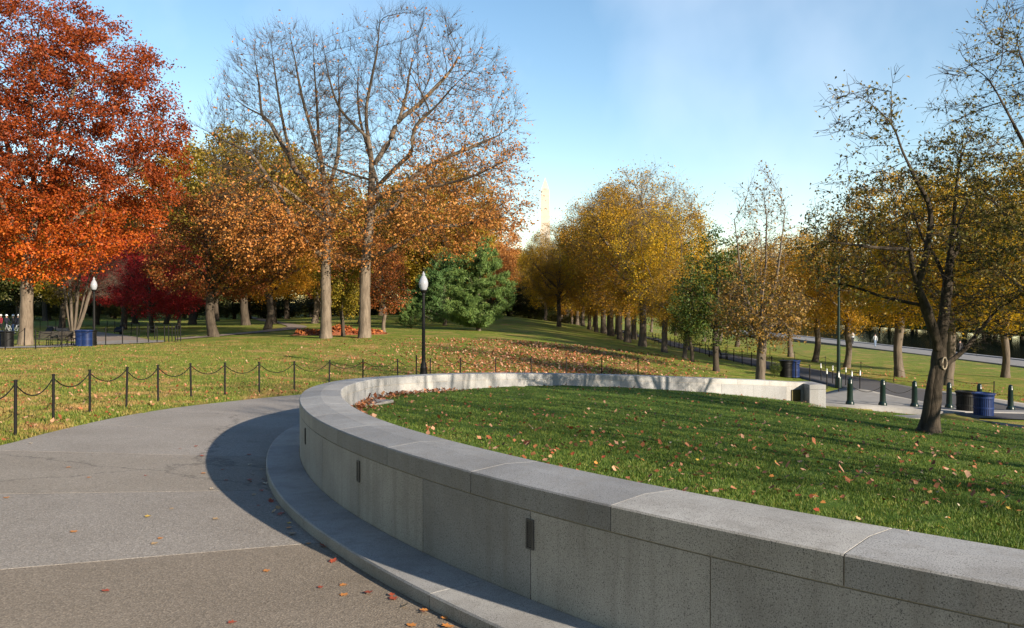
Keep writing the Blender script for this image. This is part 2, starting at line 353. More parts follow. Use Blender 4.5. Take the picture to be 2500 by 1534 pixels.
LEDGE = .45
sj = sorted(set([0.0, WLEN - .1] + [round(s_j0 + 1.25 + 2.6 * k, 4) for k in range(-12, 20) if 0.5 < s_j0 + 1.25 + 2.6 * k < WLEN - .8]))
for a, b_ in zip(sj[:-1], sj[1:]):
    wpart('ledge_stone', sweep(a + g, b_ - g, [(-h - LEDGE, -1.3), (-h - LEDGE, -.772), (-h - LEDGE + .012, -.76), (-h - .004, -.748), (-h - .004, -1.3)]), GRANITE)
# return pier at the far end, with its plaque
pe = Vector(wpt(WLEN, 0, 0)); t2 = Vector((*WTan[-1], 0)); n2 = Vector((*WIn[-1], 0))
zt = pe.z + .004; tw, nw = t2, n2; n2 = Vector((.03, -.9995, 0)); t2 = Vector((.9995, .03, 0))
def pier_prism(l0, l1, w0, w1, zb, zt_, crown=.0):
    v = []
    for l in (l0, l1):
        for w, z in ((w0, zb), (w0, zt_), ((w0 + w1) / 2, zt_ + crown), (w1, zt_), (w1, zb)):
            v.append(Vector((pe.x, pe.y, 0)) + t2 * w + n2 * l + Vector((0, 0, z)))
    f = [(0, 1, 2, 3, 4), (9, 8, 7, 6, 5)] + [(j, j + 5, (j + 1) % 5 + 5, (j + 1) % 5) for j in range(5)]
    return MB().add(v, f)
wpart('pier_cap', pier_prism(-.36, h + .66, -.06, .52, zt - .155, zt, .016), GRANITE)
wpart('pier_stone', pier_prism(-.358, h + .658, -.058, .518, zt - 1.6, zt - .164), GRANITE)
pq = wpart('plaque', MB().box((-1, 0, 0), (0, 1, 1)), BRONZE); pq_me = pq.data
def plq(w0, w1, d0, d1, z0, z1):
    v = [Vector((pe.x, pe.y, 0)) + tw * w + nw * (h + d) + Vector((0, 0, zt + z)) for z in (z0, z1) for d in (d0, d1) for w in (w0, w1)]
    return MB().add(v, [(0, 2, 3, 1), (4, 5, 7, 6), (0, 1, 5, 4), (2, 6, 7, 3), (0, 4, 6, 2), (1, 3, 7, 5)])
COL.objects.unlink(pq); bpy.data.objects.remove(pq)
pq = wpart('plaque', plq(-.70, -.33, .004, .018, -.60, -.23), BRONZE)
fr = MB()
for q in ((-.715, -.70, -.615, -.215), (-.33, -.315, -.615, -.215), (-.70, -.33, -.23, -.215), (-.70, -.33, -.615, -.60)):
    e = plq(q[0], q[1], .003, .026, q[2], q[3]); fr.add(e.v, e.f)
wpart('plaque_frame', fr, BLACKP, pq)
# louvred vents let into every second joint of the outer face
for i, s in enumerate(lj[1:-1]):
    if round((s - s_j0) / CAP - .51) % 2 == 0 and s_j0 < s < 30:
        mb = MB(); wv = .038; z0, z1 = -.415, -.215
        def vb(sa, sb, o0, o1, za, zb_):
            v = [wpt(q, -h - o, z) for z in (za, zb_) for o in (o0, o1) for q in (sa, sb)]
            mb.add(v, [(0, 2, 3, 1), (4, 5, 7, 6), (0, 1, 5, 4), (2, 6, 7, 3), (0, 4, 6, 2), (1, 3, 7, 5)])
        vb(s - wv, s - wv + .012, -.002, .010, z0, z1); vb(s + wv - .012, s + wv, -.002, .010, z0, z1)
        vb(s - wv + .012, s + wv - .012, -.002, .010, z1 - .012, z1); vb(s - wv + .012, s + wv - .012, -.002, .010, z0, z0 + .012)
        for k in range(11): vb(s - wv + .012, s + wv - .012, -.001, .007, z0 + .018 + k * .0158, z0 + .026 + k * .0158)
        vb(s - wv + .013, s + wv - .013, -.001, .001, z0 + .013, z1 - .013)
        wpart('vent', mb, VENTM)

# ------------------------------------------------------------------ ground sheets
def inpoly(x, y, P):
    P = np.asarray(P); ins = np.zeros(np.shape(x), bool); n = len(P)
    for i in range(n):
        x1, y1 = P[i]; x2, y2 = P[(i + 1) % n]
        c = ((y1 > y) != (y2 > y)) & (x < (x2 - x1) * (y - y1) / (y2 - y1 + 1e-12) + x1); ins ^= c
    return ins
wall_xy = WC[::3, :2]
# inner lawn: bounded by the wall, the edge of the plaza and the open side behind the camera
edge_px = [(2012, 996), (2075, 999), (2156, 1002), (2240, 1005.5), (2290, 1021), (2400, 1034), (2500, 1046)]
edge = [hit(u, v, fn=lambda x, y: LAWN(x, y))[:2] for u, v in edge_px]
lawn_poly = np.array([tuple(p) for p in wall_xy] + [tuple(p) for p in edge] + [(27, 31), (34, 26), (34, -14), (12, -14), (9.5, -3)])
cx0, cy0 = 9.0, 13.8
out_pts = [(-7.2, -8), (-7.4, 2), (-7.6, 8), (-7.69, 13.2), (-7.85, 14.6), (-8.03, 17.3), (-7.95, 19.6), (-7.6, 21.8), (-6.35, 26.3), (-4.2, 31), (-1.6, 35.2), (1.2, 38.8), (6.3, 41.8), (10.6, 40.8)]
OUT, _ = smooth_curve(out_pts, .3)
path_poly = np.vstack([wall_xy[::-1][2:], [[7.6, .4], [3, -8]], OUT])
xs = np.r_[-900, -500, -300, -200, -140, -100, -80, np.arange(-64, -32, 2), np.arange(-32, 32, .5), np.arange(32, 54, 1.5), 54.5, 70, 100, 140, 200, 300, 500, 900]
ys = np.r_[-200, -80, -40, np.arange(-20, -4, 2), np.arange(-4, 62, .5), np.arange(62, 110, 1), np.arange(110, 200, 3), 220, 260, 320, 420, 600, 900, 1300, 1900, 3000]
GX, GY = np.meshgrid(xs, ys); GZ = terr(GX, GY)
rp = np.random.RandomState(3)
GZ += np.where((GX > -32) & (GX < 32) & (GY < 62), rp.normal(0, .012, GZ.shape), 0)
inl = inpoly(GX, GY, lawn_poly); GZ = np.where(inl, LAWN(np.clip(GX, -4, 34), np.clip(GY, -14, 33)) - .45, GZ)
inp = inpoly(GX, GY, path_poly) & ~inl; GZ = np.where(inp, np.minimum(GZ, zpath(GX, GY)) - .12, GZ)
def grid_mesh(name, GX, GY, GZ, m, keep=None):
    ny, nx = GX.shape; V = np.stack([GX, GY, GZ], -1).reshape(-1, 3); i = np.arange(ny * nx).reshape(ny, nx)
    Fq = np.stack([i[:-1, :-1], i[:-1, 1:], i[1:, 1:], i[1:, :-1]], -1)
    Fq = Fq[keep] if keep is not None else Fq.reshape(-1, 4)
    if keep is not None:
        us, inv = np.unique(Fq, return_inverse=True); V = V[us]; Fq = inv.reshape(-1, 4)
    return mesh_np(name, V, Fq, m, True)
tag(obj('park_ground', grid_mesh('park_ground', GX, GY, GZ, GRASS_P)), 'grassy park ground with a long low bank and bare patches', kind='structure')
# lawn sheet, clipped to its outline with a fan of short cells at the rim
lx = np.arange(-4, 34.1, .4); ly = np.arange(-14, 33.6, .4); LX, LY = np.meshgrid(lx, ly)
LZ = LAWN(LX, LY) + rp.normal(0, .010, LX.shape)
inl2 = inpoly(LX, LY, lawn_poly); ce = inl2[:-1, :-1] & inl2[:-1, 1:] & inl2[1:, 1:] & inl2[1:, :-1]
# cells that straddle the wall's core are kept too: the wall hides the ragged rim
wx = np.stack([np.interp(WS, WS, WC[:, 0]), WC[:, 1]], 1)
ccx = (LX[:-1, :-1] + LX[1:, 1:]) / 2; ccy = (LY[:-1, :-1] + LY[1:, 1:]) / 2
tag(obj('lawn', grid_mesh('lawn', LX, LY, LZ, GRASS_L, ce)), 'green lawn enclosed by the curved wall', kind='structure')

def draped(name, left, right, dz, m, n=8, fn=None, step=.6, label=None, parent=None, sides=False):
    fn = fn or terr
    A, _ = smooth_curve(left, step); Bc, _ = smooth_curve(right, step); k = max(len(A), len(Bc))
    q = np.linspace(0, 1, k); A = np.stack([np.interp(q, np.linspace(0, 1, len(A)), A[:, i]) for i in range(2)], 1); Bc = np.stack([np.interp(q, np.linspace(0, 1, len(Bc)), Bc[:, i]) for i in range(2)], 1)
    t = np.linspace(0, 1, n + 1)[None, :, None]; P = A[:, None] * (1 - t) + Bc[:, None] * t
    Z = fn(P[..., 0], P[..., 1]) + dz
    if sides:
        P = np.concatenate([P[:, :1], P, P[:, -1:]], 1); Z = np.concatenate([Z[:, :1] - .3, Z, Z[:, -1:] - .3], 1)
    me = grid_mesh(name, P[..., 0], P[..., 1], Z, m); o = obj(name, me, parent)
    return o
# footpath panels: radial joints about the centre of the curve
def polar_r(poly, th):
    a = np.unwrap(np.arctan2(poly[:, 1] - cy0, poly[:, 0] - cx0)); r = np.hypot(poly[:, 0] - cx0, poly[:, 1] - cy0)
    o = np.argsort(a); return np.interp(th, a[o] % (2 * np.pi) if False else a[o], r[o])
wa = np.arctan2(WC[:, 1] - cy0, WC[:, 0] - cx0) % (2 * np.pi); wr = np.hypot(WC[:, 0] - cx0, WC[:, 1] - cy0); wo_ = np.argsort(wa)
oa = np.arctan2(OUT[:, 1] - cy0, OUT[:, 0] - cx0) % (2 * np.pi); orr = np.hypot(OUT[:, 0] - cx0, OUT[:, 1] - cy0); oo_ = np.argsort(oa)
rin = lambda th: np.interp(th, wa[wo_], wr[wo_]); rout = lambda th: np.interp(th, oa[oo_], orr[oo_])
foot = empty('footpath', (-5, 8, gz(-5, 8))); tag(foot, 'grey exposed-aggregate footpath curving along the wall', kind='structure')
fl = Vector(foot.location)
j0 = R(209.4); dj = R(12.8)
for k in range(-4, 8):
    a0 = j0 - dj * k; a1 = j0 - dj * (k + 1)
    if a1 < R(96): continue
    th = np.linspace(a0 - .0004, a1 + .0004, 9)[:, None]; t = np.linspace(0, 1, 13)[None]
    r = (rin(th) + .1) * (1 - t) + rout(th) * t
    X = cx0 + r * np.cos(th); Y = cy0 + r * np.sin(th); Z = np.minimum(zpath(X, Y), 99)
    # thin slab with vertical joint faces
    Xe = np.concatenate([X[:1], X, X[-1:]]); Ye = np.concatenate([Y[:1], Y, Y[-1:]]); Ze = np.concatenate([Z[:1] - .02, Z, Z[-1:] - .02])
    pm = grid_mesh('paving_panel', Xe - fl.x, Ye - fl.y, Ze - fl.z, AGG); pm.polygons.foreach_set('use_smooth', [False] * len(pm.polygons)); po = obj('paving_panel', pm, foot); po.color = {-4: (1.15, 1.07, .97, 1), -3: (1.15, 1.07, .97, 1), -2: (1.15, 1.07, .97, 1), -1: (1.18, 1.09, .98, 1), 0: (1.42, 1.42, 1.44, 1), 1: (1.40, 1.37, 1.33, 1), 2: (1.5, 1.5, 1.52, 1)}.get(k, (1.42 + .1 * (k % 2), 1.42 + .1 * (k % 2), 1.44 + .1 * (k % 2), 1))
th = np.linspace(R(262), R(96), 120)[:, None]; t = np.linspace(0, 1, 13)[None]; r = (rin(th) + .1) * (1 - t) + (rout(th) - .02) * t
X = cx0 + r * np.cos(th); Y = cy0 + r * np.sin(th)
obj('joint_filler', grid_mesh('joint_filler', X - fl.x, Y - fl.y, zpath(X, Y) - .006 - fl.z, JOINT), foot)

# the long promenade, the plaza apron beside the bollards, kerbs, pool walk
road_l = [(12.4, 33.8), (14.5, 33.4), (16.9, 33.0), (17.4, 36), (16.6, 44), (16.4, 60), (16.4, 90), (16.6, 130), (17, 190)]
tag(draped('promenade', [(16.2, 30.5), (16.6, 36), (16.3, 44), (16.3, 60), (16.3, 90), (16.6, 130), (17, 190)], [(26.5, 33), (23.6, 38.6), (22.4, 47), (21.6, 60), (19.9, 75), (19.3, 90), (19.0, 130), (19.2, 190)], .05, ASPH, 6, sides=True), 'dark asphalt promenade running away between rows of trees', kind='structure')
ap_near = [hit(u, v)[:2] for u, v in ((2004, 990), (2090, 997), (2170, 1000.5), (2250, 1005), (2330, 1011), (2420, 1012), (2520, 1014))]
ap_far = [hit(u, v)[:2] for u, v in ((2004, 966), (2060, 952), (2105, 955), (2180, 970), (2265, 988), (2340, 1003), (2520, 1006))]
tag(draped('plaza_apron', ap_near, ap_far, .075, CONC, 5, sides=True), 'pale concrete apron where the bollards stand', kind='structure')
kp = [hit(u, v, fn=lambda x, y: LAWN(x, y))[:2] for u, v in ((2286, 1018), (2340, 1025), (2400, 1033), (2460, 1041), (2520, 1049))]
tag(draped('kerb', kp, [(p[0] + .03, p[1] + .22) for p in kp], .09, CONC, 2, fn=lambda x, y: LAWN(x, y), sides=True), 'pale kerb between lawn and asphalt', kind='structure')
kf = [hit(u, v)[:2] for u, v in ((2290, 957), (2350, 964), (2420, 975), (2520, 992))]; kg = [hit(u, v)[:2] for u, v in ((2290, 961), (2350, 972), (2420, 987), (2520, 1006))]
tag(draped('far_pavement', kg, kf, .07, CONC, 3, sides=True), 'pale pavement strip on the far side of the asphalt', kind='structure')
walk = empty('pool_walk', (49, 80, CZ - 5.6)); tag(walk, 'pale stone walk along the edge of the long pool', kind='structure')
slab = MB().box((-2.9, -3.38, -.4), (1.9, 3.38, .06)).mesh('walk_slab', CONC)
cop = MB().box((1.906, -3.38, -.6), (2.5, 3.38, .16)).mesh('coping', GRANITE)
for k in range(-3, 34):
    obj('walk_slab', slab, walk, (0, k * 6.8, 0)); obj('coping', cop, walk, (0, k * 6.8, 0))
WATER, wnt, wb = mat('pool_water', (.012, .014, .012), .04); wn = noise(wnt, 1.6, 3, .6, 'World', (1, 1, 1)); bump(wnt, wb, wn.outputs['Fac'], .12, .05)
tag(obj('pool_water', MB().add([(51, -60, CZ - 5.95), (102, -60, CZ - 5.95), (102, 700, CZ - 5.95), (51, 700, CZ - 5.95)], [(0, 1, 2, 3)]).mesh('pool_water', WATER)), 'long dark reflecting pool', kind='structure')
fb = grid_mesh('far_bank', *(lambda X, Y: (X, Y, CZ - 5.7 + (X - 101) * .02))(*np.meshgrid(np.r_[101, 104, 110, 130, 160, 220, 400], np.arange(-60, 720, 40.))), GRASS_L)
tag(obj('far_bank', fb), 'grassy bank on the far side of the pool', kind='structure')
# footpaths of the tree-shaded part on the left
def pxs(L_): return [hit(u, v)[:2] for u, v in L_]
tag(draped('bench_path', pxs([(-60, 853), (60, 851.5), (140, 849), (215, 844.5), (300, 841.5), (400, 837)]), pxs([(-60, 848), (60, 847), (140, 843), (215, 838), (290, 833), (400, 833)]), .05, CONC, 3), 'pale path beside the park benches', kind='structure')
tag(draped('shaded_path', pxs([(215, 841), (290, 838.5), (340, 835), (372, 833)]), pxs([(110, 796), (180, 803), (255, 813.5), (330, 824)]), .045, FOOT, 6), 'brown paved path leading back under the trees', kind='structure')
tag(draped('winding_path', pxs([(430, 831), (500, 825.5), (560, 820), (660, 811), (735, 803.5), (745, 797), (690, 788), (640, 778), (612, 771)]), pxs([(430, 827), (500, 821.5), (560, 816.5), (640, 808.5), (690, 801.5), (700, 797), (668, 789), (622, 780), (600, 773)]), .05, FOOT, 3), 'narrow brown path winding back between the trunks', kind='structure')

# ------------------------------------------------------------------ grass blades and fallen leaves
def blades(name, P, hgt, wid, m, seed, label):
    r = np.random.RandomState(seed); n = len(P); a = r.uniform(0, 2 * np.pi, n); ln = r.normal(0, .35, (n, 2)); hh = hgt * r.uniform(.6, 1.25, n); w = wid * r.uniform(.7, 1.3, n)
    d = np.stack([np.cos(a), np.sin(a), np.zeros(n)], 1) * w[:, None]
    V = np.stack([P - d, P + d, P + np.c_[ln * hh[:, None], hh]], 1)
    return tag(obj(name, mesh_np(name, V.reshape(-1, 3), np.arange(3 * n).reshape(-1, 3), m)), label, kind='stuff')
def sample(n, x0, x1, y0, y1, ok, seed, fall):
    r = np.random.RandomState(seed); out = []
    while sum(map(len, out)) < n:
        x = r.uniform(x0, x1, 60000); y = r.uniform(y0, y1, 60000); dd = np.hypot(x, y)
        k = (r.rand(60000) < np.clip((fall / dd) ** 2, 0, 1)) & ((np.abs(x) < .66 * y + 1)) & ok(x, y); out.append(np.c_[x[k], y[k]])
    return np.vstack(out)[:n]
GB_L = m_leaf('lawn_blade', [(.045, .10, .010), (.075, .14, .018), (.11, .18, .028), (.20, .21, .05)], .3, rough=.6, patch=(.58, (.19, .175, .06), .75))
GB_P = m_leaf('park_blade', [(.09, .16, .018), (.16, .215, .028), (.24, .255, .045), (.34, .27, .08)], .3, rough=.6, patch=(.455, (.42, .25, .10), .9))
lawn_in = np.array([(p[0] + WIn[i * 3][0] * (h + .06), p[1] + WIn[i * 3][1] * (h + .06)) for i, p in enumerate(wall_xy)] + [tuple(np.array(p) - (0, .12)) for p in edge] + [(27, 30), (30, 24), (30, -10), (12, -10)])
okl = lambda x, y: inpoly(x, y, lawn_in)
S = sample(230000, -4, 24, 5, 33, okl, 1, 9.0); blades('lawn_grass', np.c_[S, LAWN(S[:, 0], S[:, 1])], .036, .005, GB_L, 2, 'short green blades of the lawn inside the curved wall')
fp = np.vstack([OUT, [[10.6, 40.8], [14, 60], [-60, 60], [-60, -8]]])
okb = lambda x, y: inpoly(x, y, fp) & ~inpoly(x, y, path_poly)
S = sample(130000, -32, 10, 10, 58, okb, 3, 17.0); blades('park_grass', np.c_[S, terr(S[:, 0], S[:, 1])], .06, .010, GB_P, 4, 'patchy grass of the bank beyond the chain fence')
LEAF_LIT = m_leaf('fallen_leaf', [(.14, .04, .015), (.25, .08, .03), (.34, .13, .055), (.42, .19, .10), (.50, .31, .20), (.22, .05, .02)], .15, rough=.6)
def leaf_shape(s=1.0, curl=.25):
    # a lobed leaf, flat-ish, folded along its midrib
    o = [(0, -.5, 0), (.16, -.28, .1), (.46, -.30, .22), (.30, -.05, .12), (.5, .16, .25), (.2, .2, .1), (.12, .52, .16), (-.12, .5, .12), (-.22, .2, .1), (-.5, .14, .28), (-.3, -.06, .12), (-.44, -.32, .24), (-.15, -.28, .1)]
    v = [(0, 0, 0)] + [(a * s, b * s, c * s * curl * 2) for a, b, c in o]
    return v, [(0, i + 1, (i + 1) % 13 + 1) for i in range(13)]
def litter(name, P, size, seed, label, m=LEAF_LIT, tilt=.45):
    r = np.random.RandomState(seed); n = len(P); q = np.array([(-.5, -.28, .12), (.5, -.34, .2), (.42, .42, .1), (-.34, .5, .22), (0, 0, 0)]); a = r.uniform(0, 6.28, n); s = size * r.uniform(.55, 1.25, n)
    tx, ty = r.normal(0, tilt, n), r.normal(0, tilt, n)
    X = q[None, :, 0] * np.cos(a)[:, None] - q[None, :, 1] * np.sin(a)[:, None]; Y = q[None, :, 0] * np.sin(a)[:, None] + q[None, :, 1] * np.cos(a)[:, None]
    Z = q[None, :, 2] * r.uniform(.2, 1.4, n)[:, None] + X * tx[:, None] + Y * ty[:, None]; Z -= Z.min(1)[:, None]
    V = np.stack([P[:, 0:1] + X * s[:, None], P[:, 1:2] + Y * s[:, None], P[:, 2:3] + Z * s[:, None]], -1)
    b = (np.arange(n) * 5)[:, None]; Fq = np.concatenate([b + np.array(t)[None] for t in ((0, 1, 4), (1, 2, 4), (2, 3, 4), (3, 0, 4))])
    return tag(obj(name, mesh_np(name, V.reshape(-1, 3), Fq, m)), label, kind='stuff')
S = sample(1900, -4, 24, 9, 33, okl, 11, 12.0); litter('lawn_leaf_litter', np.c_[S, LAWN(S[:, 0], S[:, 1]) + .03], .055, 12, 'scattered brown and orange leaves farther back on the lawn')
okm = lambda x, y: okb(x, y) & (np.random.RandomState(5).rand(len(x)) < np.exp(-((x - 2.0) / 5.5) ** 2) + .04)
S = sample(11000, -12, 12, 38, 64, okm, 13, 48.0); litter('bank_leaf_litter', np.c_[S, terr(S[:, 0], S[:, 1]) + .03], .092, 14, 'fallen leaves lying thick on the bank in the middle')
S = sample(3200, -24, 4, 13, 58, okb, 15, 26.0); litter('verge_leaf_litter', np.c_[S, terr(S[:, 0], S[:, 1]) + .03], .062, 16, 'dry leaves scattered over the patchy bank on the left')
# drift of leaves against the foot of the wall inside the bend
sD = np.random.RandomState(21); q = sD.uniform(17.5, 27, 480); off = h + .08 + np.abs(sD.normal(0, .22, 480)); D = np.array([wpt(a, o, 0) for a, o in zip(q, off)]); D[:, 2] = LAWN(D[:, 0], D[:, 1]) + .02 + sD.uniform(0, .04, 480)
litter('leaf_drift', D, .07, 22, 'drift of rusty leaves against the inner foot of the wall')
S2 = sample(500, 6, 30, 30, 70, lambda x, y: (x > 22.5) & (y > 40), 23, 50.0); litter('pool_lawn_leaves', np.c_[S2, terr(S2[:, 0], S2[:, 1]) + .03], .09, 24, 'leaves scattered on the lawn beyond the asphalt')

# single leaves that can be told apart: on the footpath and nearest on the lawn
lm = []
for i, (c, nm_) in enumerate(((( .48, .19, .04), 'orange'), ((.40, .26, .12), 'tan'), ((.30, .055, .02), 'red-brown'), ((.52, .34, .05), 'yellow'), ((.46, .38, .28), 'pale'))):
    v, f = leaf_shape(1, .12 + .06 * i); m_, _n, _b2 = mat(nm_ + '_leaf', c, .65)
    lm.append((MB().add(v, f).mesh('leaf', m_, True, R(80)), nm_))
path_leaves = [(168, 1143, 0), (217, 1168, 0), (356, 1163, 2), (493, 1114, 2), (16, 1217, 0), (420, 1245, 1), (362, 1264, 3), (180, 1300, 0), (391, 1317, 0), (377, 1329, 1), (526, 1270, 1), (516, 1196, 4), (552, 1175, 2), (496, 1157, 0), (650, 1397, 0), (258, 1447, 2), (566, 1523, 2), (544, 1149, 2), (609, 1174, 2), (618, 1158, 4), (632, 1237, 2), (647, 1182, 4), (661, 1175, 2), (688, 1256, 2), (706, 1280, 3), (753, 1329, 0), (782, 1437, 2), (840, 1456, 0), (838, 1431, 0), (960, 1466, 2), (1005, 1529, 0), (479, 1091, 2), (440, 1097, 2), (75, 1085, 4), (170, 1047, 1), (608, 1112, 2), (610, 1136, 4), (937, 1304, 1)]
desc = ['small', 'curled', 'flat', 'crumpled', 'broad', 'narrow', 'upturned', 'folded', 'torn', 'ragged']
rl = random.Random(9)
for i, (u, v, k) in enumerate(path_leaves):
    p = hit(u, v, 3, 60, fn=zpath); me, nm_ = lm[k]; s = rl.uniform(.05, .09)
    z = .006
    if (u, v) == (937, 1304): z = .145 + .0
    o = obj('fallen_leaf', me, None, (p[0], p[1], p[2] + z), rl.uniform(0, 6.28)); o.scale = (s, s, s)
    band = ('near the bottom edge of the picture' if v > 1400 else 'nearest the ledge of the wall' if u > 600 else 'in the wall shadow' if u > 480 else 'out in the sun on the footpath' if v > 1100 else 'at the grassy edge of the footpath')
    tag(o, f'{nm_} fallen leaf lying {band}', 'leaf', f'{nm_} leaves {band}')
for i in range(24):
    s_l = rl.uniform(s_j0 - .5, s_j0 + 7.5); x, y, _z = wpt(s_l, -h - LEDGE - abs(rl.gauss(.04, .09)) - .03, 0); k = rl.choice((0, 2, 2, 2, 1, 3)); me, nm_ = lm[k]; sc_ = rl.uniform(.05, .09)
    o = obj('fallen_leaf', me, None, (x, y, zpath(x, y) + .012), rl.uniform(0, 6.28)); o.scale = (sc_,) * 3; o.rotation_euler.x = rl.gauss(0, .3)
    tag(o, f'{nm_} fallen leaf caught at the foot of the stone ledge', 'leaf', f'{nm_} leaves at the foot of the ledge')
S = sample(238, -1, 12, 5.5, 15, okl, 31, 8.5)
for x, y in S:
    k = rl.choice((0, 0, 1, 1, 2, 2, 3, 4)); me, nm_ = lm[k]; s = rl.uniform(.03, .062)
    o = obj('fallen_leaf', me, None, (x, y, lz(x, y) + rl.uniform(.03, .055)), rl.uniform(0, 6.28)); o.rotation_euler.x = rl.gauss(0, .4); o.rotation_euler.y = rl.gauss(0, .4); o.scale = (s, s, s)
    tag(o, f'{nm_} fallen leaf in the grass of the near lawn inside the wall', 'leaf', f'{nm_} leaves on the near lawn')

# ------------------------------------------------------------------ trees
def ellip(rng, els, n):
    w = np.array([e[6] * e[3] * e[4] * e[5] for e in els]); c = rng.choice(len(els), n, p=w / w.sum()); E_ = np.array([e[:6] for e in els])[c]
    d = rng.normal(size=(n, 3)); d /= np.linalg.norm(d, axis=1)[:, None]; r = rng.uniform(0, 1, n) ** (1 / 3.6)
    return E_[:, :3] + d * r[:, None] * E_[:, 3:6]
def grow(skel, att, step, kill, rng, maxn=9000, iters=110, infl=3.0, jit=.22, up=.06, inert=0):
    P = []; par = []
    for li, poly in enumerate(skel):
        poly = np.array(poly, float)
        if li: 
            A_ = np.array(P); k = int(np.argmin(((A_ - poly[0]) ** 2).sum(1))); prev = k; start = A_[k]; pts = np.vstack([start, poly[1:] if np.linalg.norm(poly[0] - start) < 2 * step else poly])
        else:
            prev = -1; pts = poly
        q, _s = smooth3(pts, step)
        if li: q = q[1:]
        for p in q:
            P.append(p); par.append(prev); prev = len(P) - 1
    P = np.array(P); par = list(par); nch = np.zeros(maxn + 3000, int)
    for p in par:
        if p >= 0: nch[p] += 1
    nsk = len(P); A_ = att.copy()
    def near_(A_, Q, base):
        bd = np.full(len(A_), 1e9); bi = np.zeros(len(A_), int)
        for i in range(0, len(Q), 400):
            D = ((A_[:, None] - Q[None, i:i + 400]) ** 2).sum(2); k = D.argmin(1); d = D[np.arange(len(A_)), k]; m_ = d < bd; bd[m_] = d[m_]; bi[m_] = k[m_] + i + base
        return bd, bi
    nd, ni = near_(A_, P, 0)
    for it in range(iters):
        if not len(A_) or len(P) > maxn: break
        act = nd < infl ** 2
        if act.sum() < 5: infl *= 1.4; continue
        idx = ni[act]; d = A_[act] - P[idx]; d /= np.linalg.norm(d, axis=1)[:, None] + 1e-9
        uq, inv = np.unique(idx, return_inverse=True); S_ = np.zeros((len(uq), 3)); np.add.at(S_, inv, d); S_ /= np.linalg.norm(S_, axis=1)[:, None] + 1e-6
        if inert:
            pq_ = np.array(par)[uq]; dd_ = np.where((pq_ >= 0)[:, None], P[uq] - P[np.maximum(pq_, 0)], 0); S_ += inert * dd_ / (np.linalg.norm(dd_, axis=1)[:, None] + 1e-6)
        S_ += rng.normal(0, jit, S_.shape); S_[:, 2] += up; S_ /= np.linalg.norm(S_, axis=1)[:, None]
        ok = nch[uq] < 3; uq = uq[ok]; S_ = S_[ok]
        if not len(uq):
            A_ = A_[~act]; nd = nd[~act]; ni = ni[~act]; continue
        nP = P[uq] + S_ * step; base = len(P); P = np.vstack([P, nP]); par += list(uq); np.add.at(nch, uq, 1)
        bd, bi = near_(A_, nP, base); m_ = bd < nd; nd[m_] = bd[m_]; ni[m_] = bi[m_]
        al = nd > kill ** 2; A_ = A_[al]; nd = nd[al]; ni = ni[al]
    return P, np.array(par), nsk
def smooth3(P, step):
    P = np.array(P, float); n = len(P); out = []
    for i in range(n - 1):
        p0, p1, p2, p3 = P[max(i - 1, 0)], P[i], P[i + 1], P[min(i + 2, n - 1)]
        for t in np.linspace(0, 1, 8, endpoint=False):
            out.append(.5 * ((2 * p1) + (-p0 + p2) * t + (2 * p0 - 5 * p1 + 4 * p2 - p3) * t * t + (-p0 + 3 * p1 - 3 * p2 + p3) * t ** 3))
    out.append(P[-1]); out = np.array(out); s = np.r_[0, np.cumsum(np.linalg.norm(np.diff(out, axis=0), axis=1))]; m_ = max(2, int(round(s[-1] / step)) + 1); q = np.linspace(0, s[-1], m_)
    return np.stack([np.interp(q, s, out[:, k]) for k in range(3)], 1), q
def frames(d):
    ref = np.where(np.abs(d[:, 2:3]) > .9, np.array([[1., 0, 0]]), np.array([[0, 0, 1.]])); a = np.cross(d, ref); a /= np.linalg.norm(a, axis=1)[:, None] + 1e-9
    return a, np.cross(d, a)
